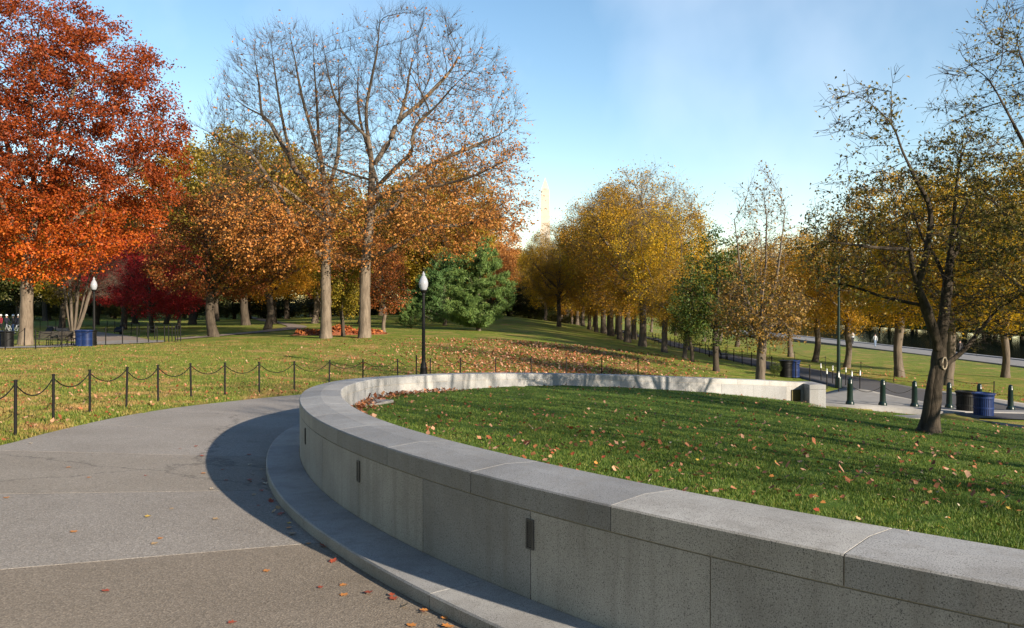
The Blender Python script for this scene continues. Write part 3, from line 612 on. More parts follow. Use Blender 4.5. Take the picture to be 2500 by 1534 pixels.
def tree_model(name, seed, skel, els, natt, trunk_r, bark, leafm, step=.5, kill=.7, r0=.009, maxn=7000, nleaf=20000, lsize=.16, wfn=None, spread=.3, twigs=0, twl=.55, flare=.35, infl=3.0, clump=.0, droop=.2, lrm=.05, asp=.62, jit=.22, att_fn=None, up=.06, bark2=None, inert=0, radial=0):
    rng = np.random.RandomState(seed)
    att = ellip(rng, els, natt)
    if att_fn is not None: att = att[att_fn(att)]
    P, par, nsk = grow(skel, att, step, kill, rng, maxn, infl=infl, jit=jit, up=up, inert=inert); n = len(P)
    ch = np.zeros(n, int); np.add.at(ch, par[par >= 0], 1)
    tips = (ch == 0).sum(); pw = min(3.2, max(1.7, math.log(tips) / math.log(trunk_r / r0)))
    acc = np.where(ch == 0, r0 ** pw, 0.)
    for i in range(n - 1, 0, -1):
        if par[i] >= 0: acc[par[i]] += acc[i]
    r = acc ** (1 / pw); r *= np.where(r > .5 * r[0], trunk_r / r[0], 1 + (trunk_r / r[0] - 1) * np.clip(r / (.5 * r[0]), 0, 1))
    r *= 1 + .45 * np.exp(-((np.log(r / .07)) / .9) ** 2)
    zrel = P[:, 2] - P[0, 2]; r = np.where(r > .55 * trunk_r, r * (1 + flare * np.exp(-zrel / (trunk_r * 1.6)) - .1 * np.clip(zrel / (P[:, 2].max() + 1e-6), 0, 1)), r)
    # main child
    main = np.full(n, -1); best = np.zeros(n)
    for i in range(1, n):
        p = par[i]
        if p >= 0 and r[i] > best[p]: best[p] = r[i]; main[p] = i
    for _ in range(2):
        mv = (np.arange(n) >= nsk) & (main >= 0); mv &= par >= 0
        Q = P.copy(); Q[mv] = .5 * P[mv] + .25 * (P[par[mv]] + P[main[mv]]); P = Q
    D = np.zeros((n, 3)); hp = par >= 0; D[hp] = P[hp] - P[par[hp]]; hm = main >= 0; D[hm] += P[main[hm]] - P[hm]; D /= np.linalg.norm(D, axis=1)[:, None] + 1e-9
    V = []; FQ = []; off = 0
    seg = np.where(par >= 0)[0]; sp = par[seg]; cont = main[sp] == seg
    for k, lo, hi in ((10, .10, 9), (6, .035, .10), (3, 0, .035)):
        sel = (r[seg] >= lo) & (r[seg] < hi)
        if not sel.any(): continue
        c = seg[sel]; p = sp[sel]; ct = cont[sel]; ang = np.arange(k) * 2 * np.pi / k
        sd = P[c] - P[p]; sd /= np.linalg.norm(sd, axis=1)[:, None] + 1e-9
        ds = np.where(ct[:, None], D[p], sd); rs = np.where(ct, np.minimum(r[p], r[c] * 1.35), r[c] * 1.12)
        def ring(C, d, rad):
            a, b = frames(d); rj = rad[:, None] * (1 + (.05 * rng.normal(size=(len(C), k)) if k == 10 else 0))
            return C[:, None] + a[:, None] * (np.cos(ang)[None, :, None] * rj[..., None]) + b[:, None] * (np.sin(ang)[None, :, None] * rj[..., None])
        if k == 10:
            st_ = rng.get_state(); 
            # shared rings: reuse one ring per node so that the trunk is a continuous skin
            nodes = np.unique(np.r_[c, p[ct]]); idx = {int(q): i for i, q in enumerate(nodes)}; RR = ring(P[nodes], D[nodes], r[nodes]); V.append(RR.reshape(-1, 3)); b0 = off; off += RR.size // 3
            si = np.array([b0 + idx[int(q)] * k if t_ else -1 for q, t_ in zip(p, ct)]); side = np.where(~ct)[0]
            if len(side):
                R2 = ring(P[p[side]], sd[side], r[c[side]] * 1.1); V.append(R2.reshape(-1, 3)); si[side] = off + np.arange(len(side)) * k; off += R2.size // 3
            ei = np.array([b0 + idx[int(q)] * k for q in c])
        else:
            R1 = ring(P[p], ds, rs); R2 = ring(P[c], D[c], r[c]); V += [R1.reshape(-1, 3), R2.reshape(-1, 3)]; si = off + np.arange(len(c)) * k; ei = si + len(c) * k; off += 2 * len(c) * k
        j = np.arange(k); FQ.append(np.stack([si[:, None] + j, si[:, None] + (j + 1) % k, ei[:, None] + (j + 1) % k, ei[:, None] + j], -1).reshape(-1, 4))
    FT = np.zeros((0, 3), int)
    if twigs:
        cand = np.where(r < .03)[0]; t0 = rng.choice(cand, twigs); cen_ = P.mean(0) * (1, 1, .75); rd_ = P[t0] - cen_; rd_ /= np.linalg.norm(rd_, axis=1)[:, None] + 1e-6; d = D[t0] + radial * rd_ + rng.normal(0, .6 - .25 * min(radial, 1), (twigs, 3)); d /= np.linalg.norm(d, axis=1)[:, None]; ln = twl * rng.uniform(.4, 1.2, twigs)
        a, b = frames(d); A0 = P[t0]; A1 = A0 + d * ln[:, None] * .55 + rng.normal(0, .04, (twigs, 3)); A2 = A1 + (d + rng.normal(0, .35, (twigs, 3))) * ln[:, None] * .5; w = .0045
        for S0, S1, w0, w1 in ((A0, A1, .006, .0045), (A1, A2, .0045, .0025)):
            T = np.stack([S0 + a * w0, S0 - a * w0 * .5 + b * w0 * .87, S0 - a * w0 * .5 - b * w0 * .87, S1 + a * w1, S1 - a * w1 * .5 + b * w1 * .87, S1 - a * w1 * .5 - b * w1 * .87], 1)
            V.append(T.reshape(-1, 3)); bs = (off + np.arange(twigs) * 6)[:, None]; off += twigs * 6
            FQ.append(np.concatenate([bs + np.array(q)[None] for q in ((0, 1, 4, 3), (1, 2, 5, 4), (2, 0, 3, 5))]))
        P2 = np.vstack([P, A1, A2]); r2 = np.r_[r, np.full(2 * twigs, .004)]
    else: P2, r2 = P, r
    fm = np.concatenate([np.full(len(b), 0 if i == 0 else 1) for i, b in enumerate(FQ)]) if bark2 else None
    tm = mesh_np(name + '_trunk', np.vstack(V), FQ, bark, True, [bark, bark2] if bark2 else None, fm)
    # leaves
    lmh = None
    if nleaf:
        cand = np.where(r2 < lrm)[0]; w = np.ones(len(cand)); Q = P2[cand]
        if wfn is not None: w = w * wfn(Q)
        if clump:
            ph = rng.uniform(0, 6.28, (6, 3)); fr_ = rng.uniform(.5, 1.6, (6, 3)) * rng.choice((-1, 1), (6, 3)); nz = np.cos(Q @ fr_.T + ph[:, 0]).sum(1) / 6 ** .5; w = w * np.clip(.55 + clump * nz, .02, 3)
        if w.sum() <= 0: w = np.ones(len(cand))
        t0 = rng.choice(cand, nleaf, p=w / w.sum()); C = P2[t0] + rng.normal(0, spread, (nleaf, 3)) * (1, 1, .7); C[:, 2] = np.maximum(C[:, 2], .4)
        nr = rng.normal(size=(nleaf, 3)); nr[:, 2] = np.abs(nr[:, 2]) + droop; nr /= np.linalg.norm(nr, axis=1)[:, None]
        a, b = frames(nr); th_ = rng.uniform(0, 6.28, nleaf)[:, None]; a, b = a * np.cos(th_) + b * np.sin(th_), -a * np.sin(th_) + b * np.cos(th_)
        s = (lsize * rng.uniform(.6, 1.3, nleaf))[:, None]; fo = nr * s * rng.uniform(-.05, .25, nleaf)[:, None]
        Vl = np.stack([C - a * s * .5, C + b * s * asp * .5 + fo, C + a * s * .5, C - b * s * asp * .5 + fo], 1).reshape(-1, 3); i4 = (np.arange(nleaf) * 4)[:, None]
        lmh = mesh_np(name + '_crown', Vl, [np.concatenate([i4 + np.array((0, 1, 2))[None], i4 + np.array((0, 2, 3))[None]])], leafm)
    return tm, lmh
def plant_tree(name, model, loc, label, cat='tree', group=None, rz=0, sc=1.0, leafm=None, bark=None, sz=None):
    e = empty(name, loc, rz); e.scale = (sc, sc, sz or sc); tag(e, label, cat, group)
    t = obj('trunk', model[0], e)
    if bark is not None: t.material_slots[0].link = 'OBJECT'; t.material_slots[0].material = bark
    if model[1] is not None:
        c = obj('crown', model[1], e)
        if leafm is not None: c.material_slots[0].link = 'OBJECT'; c.material_slots[0].material = leafm
    return e
def stem(H, lean=(0, 0), wob=.2, seed=0, n=6):
    r = random.Random(seed); return [(lean[0] * (i / n) + (r.uniform(-wob, wob) if 0 < i else 0), lean[1] * (i / n) + (r.uniform(-wob, wob) if 0 < i else 0), H * i / n) for i in range(n + 1)]
# leaf colours
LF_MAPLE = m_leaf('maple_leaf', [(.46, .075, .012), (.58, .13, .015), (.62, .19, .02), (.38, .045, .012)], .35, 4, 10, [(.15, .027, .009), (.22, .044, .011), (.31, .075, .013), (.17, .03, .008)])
LF_OAK = m_leaf('oak_leaf', [(.36, .12, .025), (.50, .20, .045), (.58, .28, .08), (.42, .15, .03)], .35)
LF_YEL = m_leaf('yellow_green_leaf', [(.17, .16, .018), (.27, .22, .022), (.40, .26, .025), (.12, .13, .018)], .4, 6, 16, [(.30, .21, .028), (.38, .25, .034), (.21, .17, .024)])
LF_ELM = m_leaf('elm_leaf', [(.36, .215, .016), (.50, .285, .018), (.62, .33, .022), (.22, .17, .018), (.70, .40, .03)], .45)
LF_GOLD = m_leaf('golden_leaf', [(.70, .41, .018), (.78, .48, .025), (.56, .34, .02), (.40, .30, .022), (.24, .22, .02)], .5)
LF_GOLD2 = m_leaf('bronze_leaf', [(.54, .29, .02), (.64, .33, .026), (.42, .23, .018), (.27, .19, .018), (.54, .24, .024)], .45)
LF_RUST = m_leaf('rust_leaf', [(.20, .05, .014), (.30, .085, .02), (.38, .12, .028), (.14, .055, .016), (.11, .10, .018)], .3)
LF_CRIM = m_leaf('crimson_leaf', [(.26, .014, .018), (.36, .02, .022), (.45, .04, .03), (.18, .012, .014)], .3)
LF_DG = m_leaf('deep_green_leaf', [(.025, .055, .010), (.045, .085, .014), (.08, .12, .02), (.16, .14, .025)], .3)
LF_PEAR = m_leaf('pear_leaf', [(.20, .12, .022), (.30, .16, .03), (.10, .095, .02), (.38, .20, .035)], .3)
LF_FG = m_leaf('brown_green_leaf', [(.10, .105, .022), (.17, .15, .03), (.26, .20, .04), (.38, .25, .06), (.07, .085, .02)], .3)
LF_PINE = m_leaf('pine_needle', [(.065, .14, .04), (.11, .21, .055), (.19, .29, .085)], .2)
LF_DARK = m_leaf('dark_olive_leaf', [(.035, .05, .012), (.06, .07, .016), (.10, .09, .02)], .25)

# big red-orange maple on the left
mp_sk = [[(0, 0, 0), (.05, 0, 2), (.1, .1, 5), (.5, .2, 9), (.3, 0, 14), (.8, .3, 20)], [(.1, 0, 5), (2.2, .8, 7.5), (5, 1, 10), (7.5, 1, 12)], [(.1, 0, 5.4), (-2.5, -.8, 8), (-5, -1, 11)], [(.4, 0, 8), (2.5, -1.5, 12), (4.5, -2, 16.5)], [(.4, 0, 8.5), (-2, 1.5, 13), (-3.5, 2, 18)], [(.2, 0, 6), (.5, -3, 8), (1, -6, 11)], [(.2, 0, 6.5), (-1, 3.5, 9), (-1, 6, 12)], [(.1, 0, 4.6), (2.6, -1.2, 5.6), (5.2, -2, 6.4)]]
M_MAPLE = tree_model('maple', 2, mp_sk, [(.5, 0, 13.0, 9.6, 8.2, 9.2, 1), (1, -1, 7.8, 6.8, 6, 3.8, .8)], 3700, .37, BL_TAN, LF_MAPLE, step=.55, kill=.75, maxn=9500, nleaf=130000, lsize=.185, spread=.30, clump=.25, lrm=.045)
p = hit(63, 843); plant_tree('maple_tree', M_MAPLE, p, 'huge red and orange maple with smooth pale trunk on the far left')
# the two large half-bare oaks
k3 = 60 / F / 1.68
def sk3(base, pts, dy=0, rr=random.Random(4)):
    y = 0; out = []
    for i, (a, b) in enumerate(pts): out.append(((a - base[0]) * k3, dy * (i / max(len(pts) - 1, 1)), (base[1] - b) * k3))
    return out
bR = (740, 1390)
oakR = [sk3(bR, [(740, 1390), (741, 1240), (744, 1080), (762, 900), (768, 760), (765, 640), (752, 560), (745, 450), (765, 330), (790, 200), (800, 70)], .5),
        sk3(bR, [(748, 1070), (820, 1040), (900, 1000), (1010, 940), (1150, 930), (1300, 900)], -1.5), sk3(bR, [(770, 905), (860, 850), (930, 730), (1050, 650), (1160, 600), (1290, 540)], 1.5), sk3(bR, [(770, 790), (880, 690), (940, 640), (960, 550), (1040, 480)], -2.5),
        sk3(bR, [(768, 690), (840, 580), (880, 490), (960, 420), (1080, 290), (1130, 200)], 1.2), sk3(bR, [(880, 490), (905, 380), (910, 280), (930, 150)], 3), sk3(bR, [(768, 750), (690, 720), (610, 695), (520, 640), (460, 590)], -2), sk3(bR, [(752, 560), (650, 460), (610, 340), (590, 200)], -1.5), sk3(bR, [(765, 640), (720, 520), (690, 380), (680, 220)], 3.5),
        sk3(bR, [(764, 880), (780, 800), (760, 700), (700, 560)], 4.5), sk3(bR, [(766, 830), (850, 800), (1000, 790), (1180, 760), (1330, 700)], -4.5), sk3(bR, [(757, 960), (660, 900), (560, 880)], -3)]
bL = (585, 1390)
oakL = [sk3(bL, [(585, 1390), (585, 1240), (586, 1100), (592, 900), (586, 800), (575, 690), (560, 560), (553, 420), (545, 300), (540, 160)], -.4),
        sk3(bL, [(586, 810), (530, 770), (455, 695), (430, 640), (380, 560), (325, 475), (230, 420), (150, 350)], 1.5), sk3(bL, [(325, 475), (300, 340), (270, 200), (262, 140)], 2.2), sk3(bL, [(590, 800), (628, 640), (632, 440), (622, 300), (620, 200)], 1.8), sk3(bL, [(575, 690), (540, 560), (505, 420), (480, 260), (470, 180)], -2),
        sk3(bL, [(586, 1060), (500, 980), (400, 800), (300, 650), (190, 590), (60, 520)], -1.8), sk3(bL, [(590, 960), (500, 920), (380, 890), (260, 830)], 2.5), sk3(bL, [(590, 900), (520, 850), (430, 780), (330, 730)], -3.2), sk3(bL, [(430, 640), (410, 480), (390, 330), (380, 220)], -.8)]
wlow = lambda Q: 1 / (1 + np.exp((Q[:, 2] - 9.0) / .9)) + np.where(Q[:, 0] > 3.0, .34, 0) * np.exp(-((Q[:, 2] - 11) / 5) ** 2) + .02
wlowL = lambda Q: 1 / (1 + np.exp((Q[:, 2] - 8.8) / .9)) + .015
M_OAKR = tree_model('oak_r', 5, oakR, [(3.3, 0, 14.2, 7.6, 6.5, 8.2, 1), (5.2, 0, 9.6, 6.4, 5, 3.8, .9), (-.8, 0, 7.2, 3.8, 4, 2.2, .8)], 4600, .37, BL_TAN, LF_OAK, step=.42, kill=.55, r0=.0085, maxn=12500, nleaf=19500, lsize=.185, wfn=wlow, spread=.28, twigs=17000, twl=.95, clump=.45, infl=2.5, up=.10, bark2=BL_DARK, inert=.7, radial=1.1, jit=.14)
M_OAKL = tree_model('oak_l', 6, oakL, [(-2.8, 0, 14.0, 4.9, 5, 7.2, 1), (-3.6, 0, 8.6, 4.6, 4.5, 3.4, 1.0), (-5.6, 0, 12.0, 2.8, 3, 3.0, .8), (1, 0, 13.6, 2.0, 3, 5.6, .6)], 3600, .35, BL_TAN, LF_OAK, step=.42, kill=.55, r0=.0085, maxn=10500, nleaf=11500, lsize=.185, wfn=wlowL, spread=.28, twigs=14000, twl=.95, clump=.45, infl=2.5, up=.10, bark2=BL_DARK, inert=.7, radial=1.1, jit=.14)
p = at(890, 826.6, 60); plant_tree('oak_tree', M_OAKR, (p[0], p[1], gz(p[0], p[1]) - .05), 'tall half-bare oak with tawny leaves, right of the twin pale trunks')
p = at(796, 826.6, 60); plant_tree('oak_tree', M_OAKL, (p[0], p[1], gz(p[0], p[1]) - .05), 'tall half-bare oak with thin leafless crown, left of the twin pale trunks')

def round_tree(name, seed, H, Rc, z0, trunk_r, bark, leafm, nleaf, natt=1500, lsize=.2, step=.55, kill=.75, fork=None, maxn=4500, shape='round', **k):
    r = random.Random(seed); f0 = fork or z0 + .6; sk = [stem(H * .8, (r.uniform(-.6, .6), r.uniform(-.6, .6)), .18, seed)]
    for i in range(7):
        a = i * 2.4 + r.uniform(-.4, .4); ln = Rc * r.uniform(.55, .85); zz = f0 + (H * .45 - f0) * i / 9 + .2; zz = max(zz, f0)
        sk.append([(0, 0, zz), (math.cos(a) * ln * .45, math.sin(a) * ln * .45, zz + ln * .45), (math.cos(a) * ln, math.sin(a) * ln, zz + ln * (1.05 if shape == 'vase' else .75))])
    if shape == 'vase': els = [(0, 0, z0 + (H - z0) * .62, Rc, Rc, (H - z0) * .40, 1), (0, 0, z0 + (H - z0) * .33, Rc * .72, Rc * .72, (H - z0) * .33, .7)]
    else: els = [(0, 0, (z0 + H) / 2, Rc, Rc, (H - z0) / 2, 1), (Rc * .25, -Rc * .2, z0 + (H - z0) * .35, Rc * .8, Rc * .7, (H - z0) * .34, .6)]
    return tree_model(name, seed, sk, els, natt, trunk_r, bark, leafm, step=step, kill=kill, maxn=maxn, nleaf=nleaf, lsize=lsize, **k)
M_E1 = round_tree('elm_a', 11, 15, 5.4, 2.6, .30, BL_GREY, LF_ELM, 30000, shape='vase', clump=.75, twigs=7000, twl=1.1, wfn=lambda Q: np.where(Q[:, 2] > 11.5, .35, 1.), spread=.25, lsize=.165)
M_E2 = round_tree('elm_b', 12, 14, 5.0, 2.4, .27, BL_GREY, LF_ELM, 27000, shape='vase', clump=.8, twigs=6500, twl=1.1, wfn=lambda Q: np.where(Q[:, 2] > 10.8, .4, 1.), spread=.25, lsize=.165)
M_E3 = round_tree('elm_c', 13, 11.5, 4.4, 2.6, .22, BL_GREY, LF_GOLD, 30000, shape='round', clump=.7, spread=.27, lsize=.14)
M_E4 = round_tree('elm_d', 14, 11, 4.2, 2.5, .21, BL_GREY, LF_ELM, 27000, shape='round', clump=.7, twigs=3500, spread=.27, lsize=.135)
M_Y1 = round_tree('yel_a', 21, 19, 7.4, 3.2, .36, BL_DARK, LF_YEL, 32000, natt=1900, clump=.6, spread=.45, lsize=.30)
M_Y2 = round_tree('yel_b', 22, 17, 6.6, 3.0, .33, BL_DARK, LF_YEL, 28000, natt=1700, clump=.6, spread=.45, lsize=.29)
M_RB = round_tree('rust_a', 31, 11.5, 5.8, 2.4, .33, BL_DARK, LF_RUST, 34000, natt=1500, clump=.6, spread=.3, lsize=.155, fork=2.3)
M_CR = round_tree('crim_a', 32, 9, 4.1, 1.2, .17, BL_DARK, LF_CRIM, 28000, natt=1200, clump=.6, spread=.26, lsize=.15)
M_SR = round_tree('sapl_a', 33, 6.2, 2.2, 1.4, .10, BL_TAN, LF_RUST, 5200, natt=500, clump=.3, spread=.2, lsize=.14, step=.4, kill=.5)
M_DG = round_tree('dkgr_a', 34, 8.2, 2.5, 1.5, .13, BL_DARK, LF_DG, 11000, natt=800, clump=.4, spread=.24, lsize=.15, step=.4, kill=.5)
LF_T = LF_RUST
# crowd of trees: (u, base v, depth, model, scale, leaf, label)
def px_tree(name, model, u, v, label, d=None, rz=None, sc=1, leafm=None, group=None, bark=None, sz=None, sink=.05):
    if d is None: p = hit(u, v)
    else: x = (u - 1250) / F * d; p = (x, d, gz(x, d))
    return plant_tree(name, model, (p[0], p[1], p[2] - sink), label, group=group, rz=rl.uniform(0, 6.28) if rz is None else rz, sc=sc, leafm=leafm, bark=bark, sz=sz)
px_tree('oak_tree', M_RB, 522, 823, 'spreading rust-leaved oak with low forked dark trunk beside the winding path', rz=.4)
px_tree('maple_tree', M_CR, 372, 806, 'small crimson maple with foliage down low', d=78, rz=1)
px_tree('maple_tree', M_CR, 432, 797, 'second crimson maple, half hidden behind the rust oak', d=88, rz=3, sc=.9)
px_tree('oak_tree', M_RB, 653, 807, 'slim-trunked rust oak standing on the edge of the winding path', d=78, sc=.95, rz=2.2, leafm=LF_GOLD2)
px_tree('maple_tree', M_RB, 300, 800, 'dark red leaved tree behind the left lamp', d=92, leafm=LF_CRIM, sc=.92, rz=4)
px_tree('young_tree', M_SR, 937, 815, 'thin sapling with rusty leaves right of the two oaks', d=66, rz=1)
px_tree('young_tree', M_DG, 838, 824, 'thin dark-stemmed tree between the two oak trunks', d=62.5, leafm=LF_YEL, sc=.85, rz=2)
px_tree('elm_tree', M_Y1, 600, 795, 'big yellow-green tree with broad trunk behind the rust oak', d=97, rz=.5, sc=1.16)
px_tree('elm_tree', M_Y2, 666, 796, 'yellow-green tree close beside the slim-trunked rust oak', d=100, rz=2.5, sc=1.2)
px_tree('elm_tree', M_Y2, 768, 798, 'yellow-green tree with pale trunk behind the left oak', d=96, rz=1.5, bark=BL_TAN)
px_tree('elm_tree', M_Y1, 1075, 786, 'big yellow-green tree rising behind the pine', d=104, rz=3.5)
px_tree('elm_tree', M_Y2, 985, 790, 'yellow-green tree between the right oak and the pine', d=108, rz=.9)
px_tree('elm_tree', M_Y1, 470, 790, 'yellow-green tree behind the crimson maples', d=112, rz=5.5, sc=1.2)
px_tree('oak_tree', M_RB, 1150, 770, 'rust tree behind the right shoulder of the pine', d=118, rz=5, leafm=LF_OAK, sc=1.05)
px_tree('oak_tree', M_RB, 880, 790, 'rust-red tree showing between the oak trunk and the sapling', d=92, rz=2, sc=.85)
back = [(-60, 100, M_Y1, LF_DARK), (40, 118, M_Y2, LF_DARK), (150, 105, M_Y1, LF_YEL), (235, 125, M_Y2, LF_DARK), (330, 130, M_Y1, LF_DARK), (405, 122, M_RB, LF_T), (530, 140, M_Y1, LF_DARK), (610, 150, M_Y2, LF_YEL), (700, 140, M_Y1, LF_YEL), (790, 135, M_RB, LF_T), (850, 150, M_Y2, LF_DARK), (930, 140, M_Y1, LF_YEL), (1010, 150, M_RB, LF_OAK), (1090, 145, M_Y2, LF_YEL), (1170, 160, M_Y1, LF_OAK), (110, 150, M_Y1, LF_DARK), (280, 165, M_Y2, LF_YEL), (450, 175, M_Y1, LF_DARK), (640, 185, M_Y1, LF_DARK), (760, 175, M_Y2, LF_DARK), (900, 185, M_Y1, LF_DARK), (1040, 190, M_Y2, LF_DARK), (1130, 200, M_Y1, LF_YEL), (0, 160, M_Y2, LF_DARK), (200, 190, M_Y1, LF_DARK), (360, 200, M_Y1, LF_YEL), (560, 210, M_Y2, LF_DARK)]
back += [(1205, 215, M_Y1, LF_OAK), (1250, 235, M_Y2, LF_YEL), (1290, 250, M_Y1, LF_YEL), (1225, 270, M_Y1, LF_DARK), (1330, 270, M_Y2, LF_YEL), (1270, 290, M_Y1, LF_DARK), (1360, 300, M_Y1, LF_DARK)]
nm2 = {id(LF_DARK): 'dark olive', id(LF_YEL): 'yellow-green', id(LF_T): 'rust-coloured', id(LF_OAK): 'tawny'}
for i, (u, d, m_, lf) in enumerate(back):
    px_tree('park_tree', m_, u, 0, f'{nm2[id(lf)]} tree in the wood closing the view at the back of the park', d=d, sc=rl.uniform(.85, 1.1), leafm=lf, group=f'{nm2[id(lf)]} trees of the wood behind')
# rows of elms beside the promenade
row = [(1671, 58.7, M_E4, .62), (1622, 66.5, M_E2, .78), (1569, 74, M_E1, .98), (1531, 84, M_E2, 1.05)]
lab = ['slender elm nearest the dark green tree in the inner row', 'pale-trunked elm, second of the inner row', 'thick-trunked golden elm, third of the inner row', 'leaning golden elm, fourth of the inner row']
for i, ((u, d, m_, sc_), lb) in enumerate(zip(row, lab)): px_tree('elm_tree', m_, u, 0, lb, d=d, sc=sc_, leafm=(None, LF_GOLD, None, LF_GOLD2)[i])
for i, d in enumerate((93, 101, 109, 118, 128, 139, 151, 164, 178, 193, 210)):
    px_tree('elm_tree', (M_E1, M_E2)[i % 2], 1250 + F * (11.4 - .004 * (d - 90)) / d, 0, 'golden-brown elm farther back in the long inner row beside the promenade', d=d, sc=rl.uniform(.85, 1.18), leafm=(None, LF_GOLD2, LF_GOLD)[i % 3], group='elms of the inner row beyond the fourth')
for i, (x, d) in enumerate(((13.6, 98), (13.4, 112), (13.8, 126), (6.5, 122), (5.5, 146), (4.6, 172), (13.5, 145), (13.2, 170))):
    e = plant_tree('elm_tree', (M_E2, M_E1)[i % 2], (x, d, gz(x, d) - .05), 'golden elm crowding in beside the inner row of the promenade', group='elms crowding beside the inner row', rz=rl.uniform(0, 6), sc=rl.uniform(.85, 1.05), leafm=(LF_GOLD, LF_ELM)[i % 2])
px_tree('young_tree', M_DG, 1749, 0, 'dark green low-branched tree behind the curved wall', d=49.5, rz=.7)
px_tree('young_tree', M_DG, 1690, 0, 'small dark green tree just left of the low-branched one', d=56, rz=2.7, sc=.66)
pool = [(53.8, M_E3, LF_GOLD, 'golden tree nearest on the pool lawn, behind the trash cans'), (60.4, M_E3, LF_ELM, 'brown-gold tree second on the pool lawn, behind the forked tree'), (70, M_E4, LF_ELM, 'brown-gold tree third on the pool lawn, beside the walker in white'), (77.3, M_E4, LF_ELM, 'orange-brown tree fourth on the pool lawn, left of the tall pole'), (85.3, M_E3, LF_ELM, 'orange-brown tree fifth on the pool lawn, seen over the blue bin'), (95, M_E4, LF_ELM, 'golden tree sixth on the pool lawn, behind the upright pear')]
for d, m_, lf, lb in pool:
    x = 27 - (.4 if d < 80 else 0); plant_tree('elm_tree', m_, (x, d, gz(x, d) - .05), lb, rz=rl.uniform(0, 6.28), sc=rl.uniform(1.15, 1.25) if d < 62 else rl.uniform(1.0, 1.1), leafm=lf)
for i, d in enumerate((104, 113, 122, 132, 143, 155, 168)):
    plant_tree('elm_tree', (M_E3, M_E4)[i % 2], (26.6, d, gz(26.6, d)), 'golden tree far along the row on the pool lawn', group='far trees of the pool lawn row', rz=rl.uniform(0, 6.28), sc=rl.uniform(.95, 1.1), leafm=(LF_ELM, LF_GOLD)[i % 2])
for i in range(84):
    y = 15 + (i // 2) * (9 if i < 58 else 11) + rl.uniform(-2, 2); plant_tree('far_bank_tree', (M_Y1, M_Y2, M_E1)[i % 3], (110 + 13 * (i % 2) + rl.uniform(-2, 3), y, CZ - 5.5 - .4 * (i % 2)), 'dark tree on the far bank of the pool', group='trees on the far bank of the pool', rz=rl.uniform(0, 6), sc=rl.uniform(.95, 1.2), leafm=(LF_DARK, LF_ELM, LF_DARK)[i % 3])
x = 28.5; plant_tree('elm_tree', M_E3, (x, 46.5, gz(x, 46.5) - .05), 'yellow-green tree cut by the right edge behind the last bollard', rz=1.1, sc=1.2, leafm=LF_GOLD)
x = 37; plant_tree('elm_tree', M_E3, (x, 66, gz(x, 66) - .05), 'golden tree near the pool walk at the right edge', rz=2.1, sc=1.15, leafm=LF_GOLD)
for i in range(60):
    e = plant_tree('shrub', M_DG, (105.5 + rl.uniform(-1, 1), 20 + i * 4.5 * (1 + i / 60), CZ - 7.4), 'dark shrub at the water on the far bank of the pool', 'shrub', 'shrubs on the far bank of the pool', rl.uniform(0, 6), 1, LF_DARK); e.scale = (1.7, 1.7, rl.uniform(.8, 1.1))
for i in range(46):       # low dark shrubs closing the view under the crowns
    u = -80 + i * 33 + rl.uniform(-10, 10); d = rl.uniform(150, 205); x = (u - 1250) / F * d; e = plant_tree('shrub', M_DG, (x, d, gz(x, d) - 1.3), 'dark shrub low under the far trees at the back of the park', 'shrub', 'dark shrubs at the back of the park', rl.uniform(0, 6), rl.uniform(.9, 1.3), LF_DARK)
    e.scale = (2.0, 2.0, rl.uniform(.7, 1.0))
# upright young pear behind the wall
pr_sk = [stem(7.6, (.2, 0), .06, 3, 8)] + [[(0, 0, z_), (math.cos(a) * .7, math.sin(a) * .7, z_ + 1.1), (math.cos(a) * 1.2, math.sin(a) * 1.2, z_ + l_)] for z_, a, l_ in ((2.2, .3, 3.4), (2.3, 2.2, 3.2), (2.5, 4.2, 3.6), (3.0, 1.3, 4.0), (3.2, 3.2, 4.4), (3.6, 5.4, 4.4), (2.0, 5.0, 1.5), (2.0, 3.6, 1.4), (2.1, .9, 1.5))]
M_PEAR = tree_model('pear', 41, pr_sk, [(0, 0, 6.2, 1.35, 1.35, 3.7, 1), (0, 0, 3.6, 2.1, 2.1, 1.7, 1)], 1500, .17, BL_GREY, LF_PEAR, step=.28, kill=.34, r0=.006, maxn=4500, nleaf=6800, lsize=.125, wfn=lambda Q: np.where(Q[:, 2] < 5.6, 1., .22), spread=.14, twigs=2600, twl=.5, infl=1.6, up=.5)
px_tree('pear_tree', M_PEAR, 1858, 0, 'young upright pear tree with thinning pointed crown just behind the wall', d=38.5, rz=0)
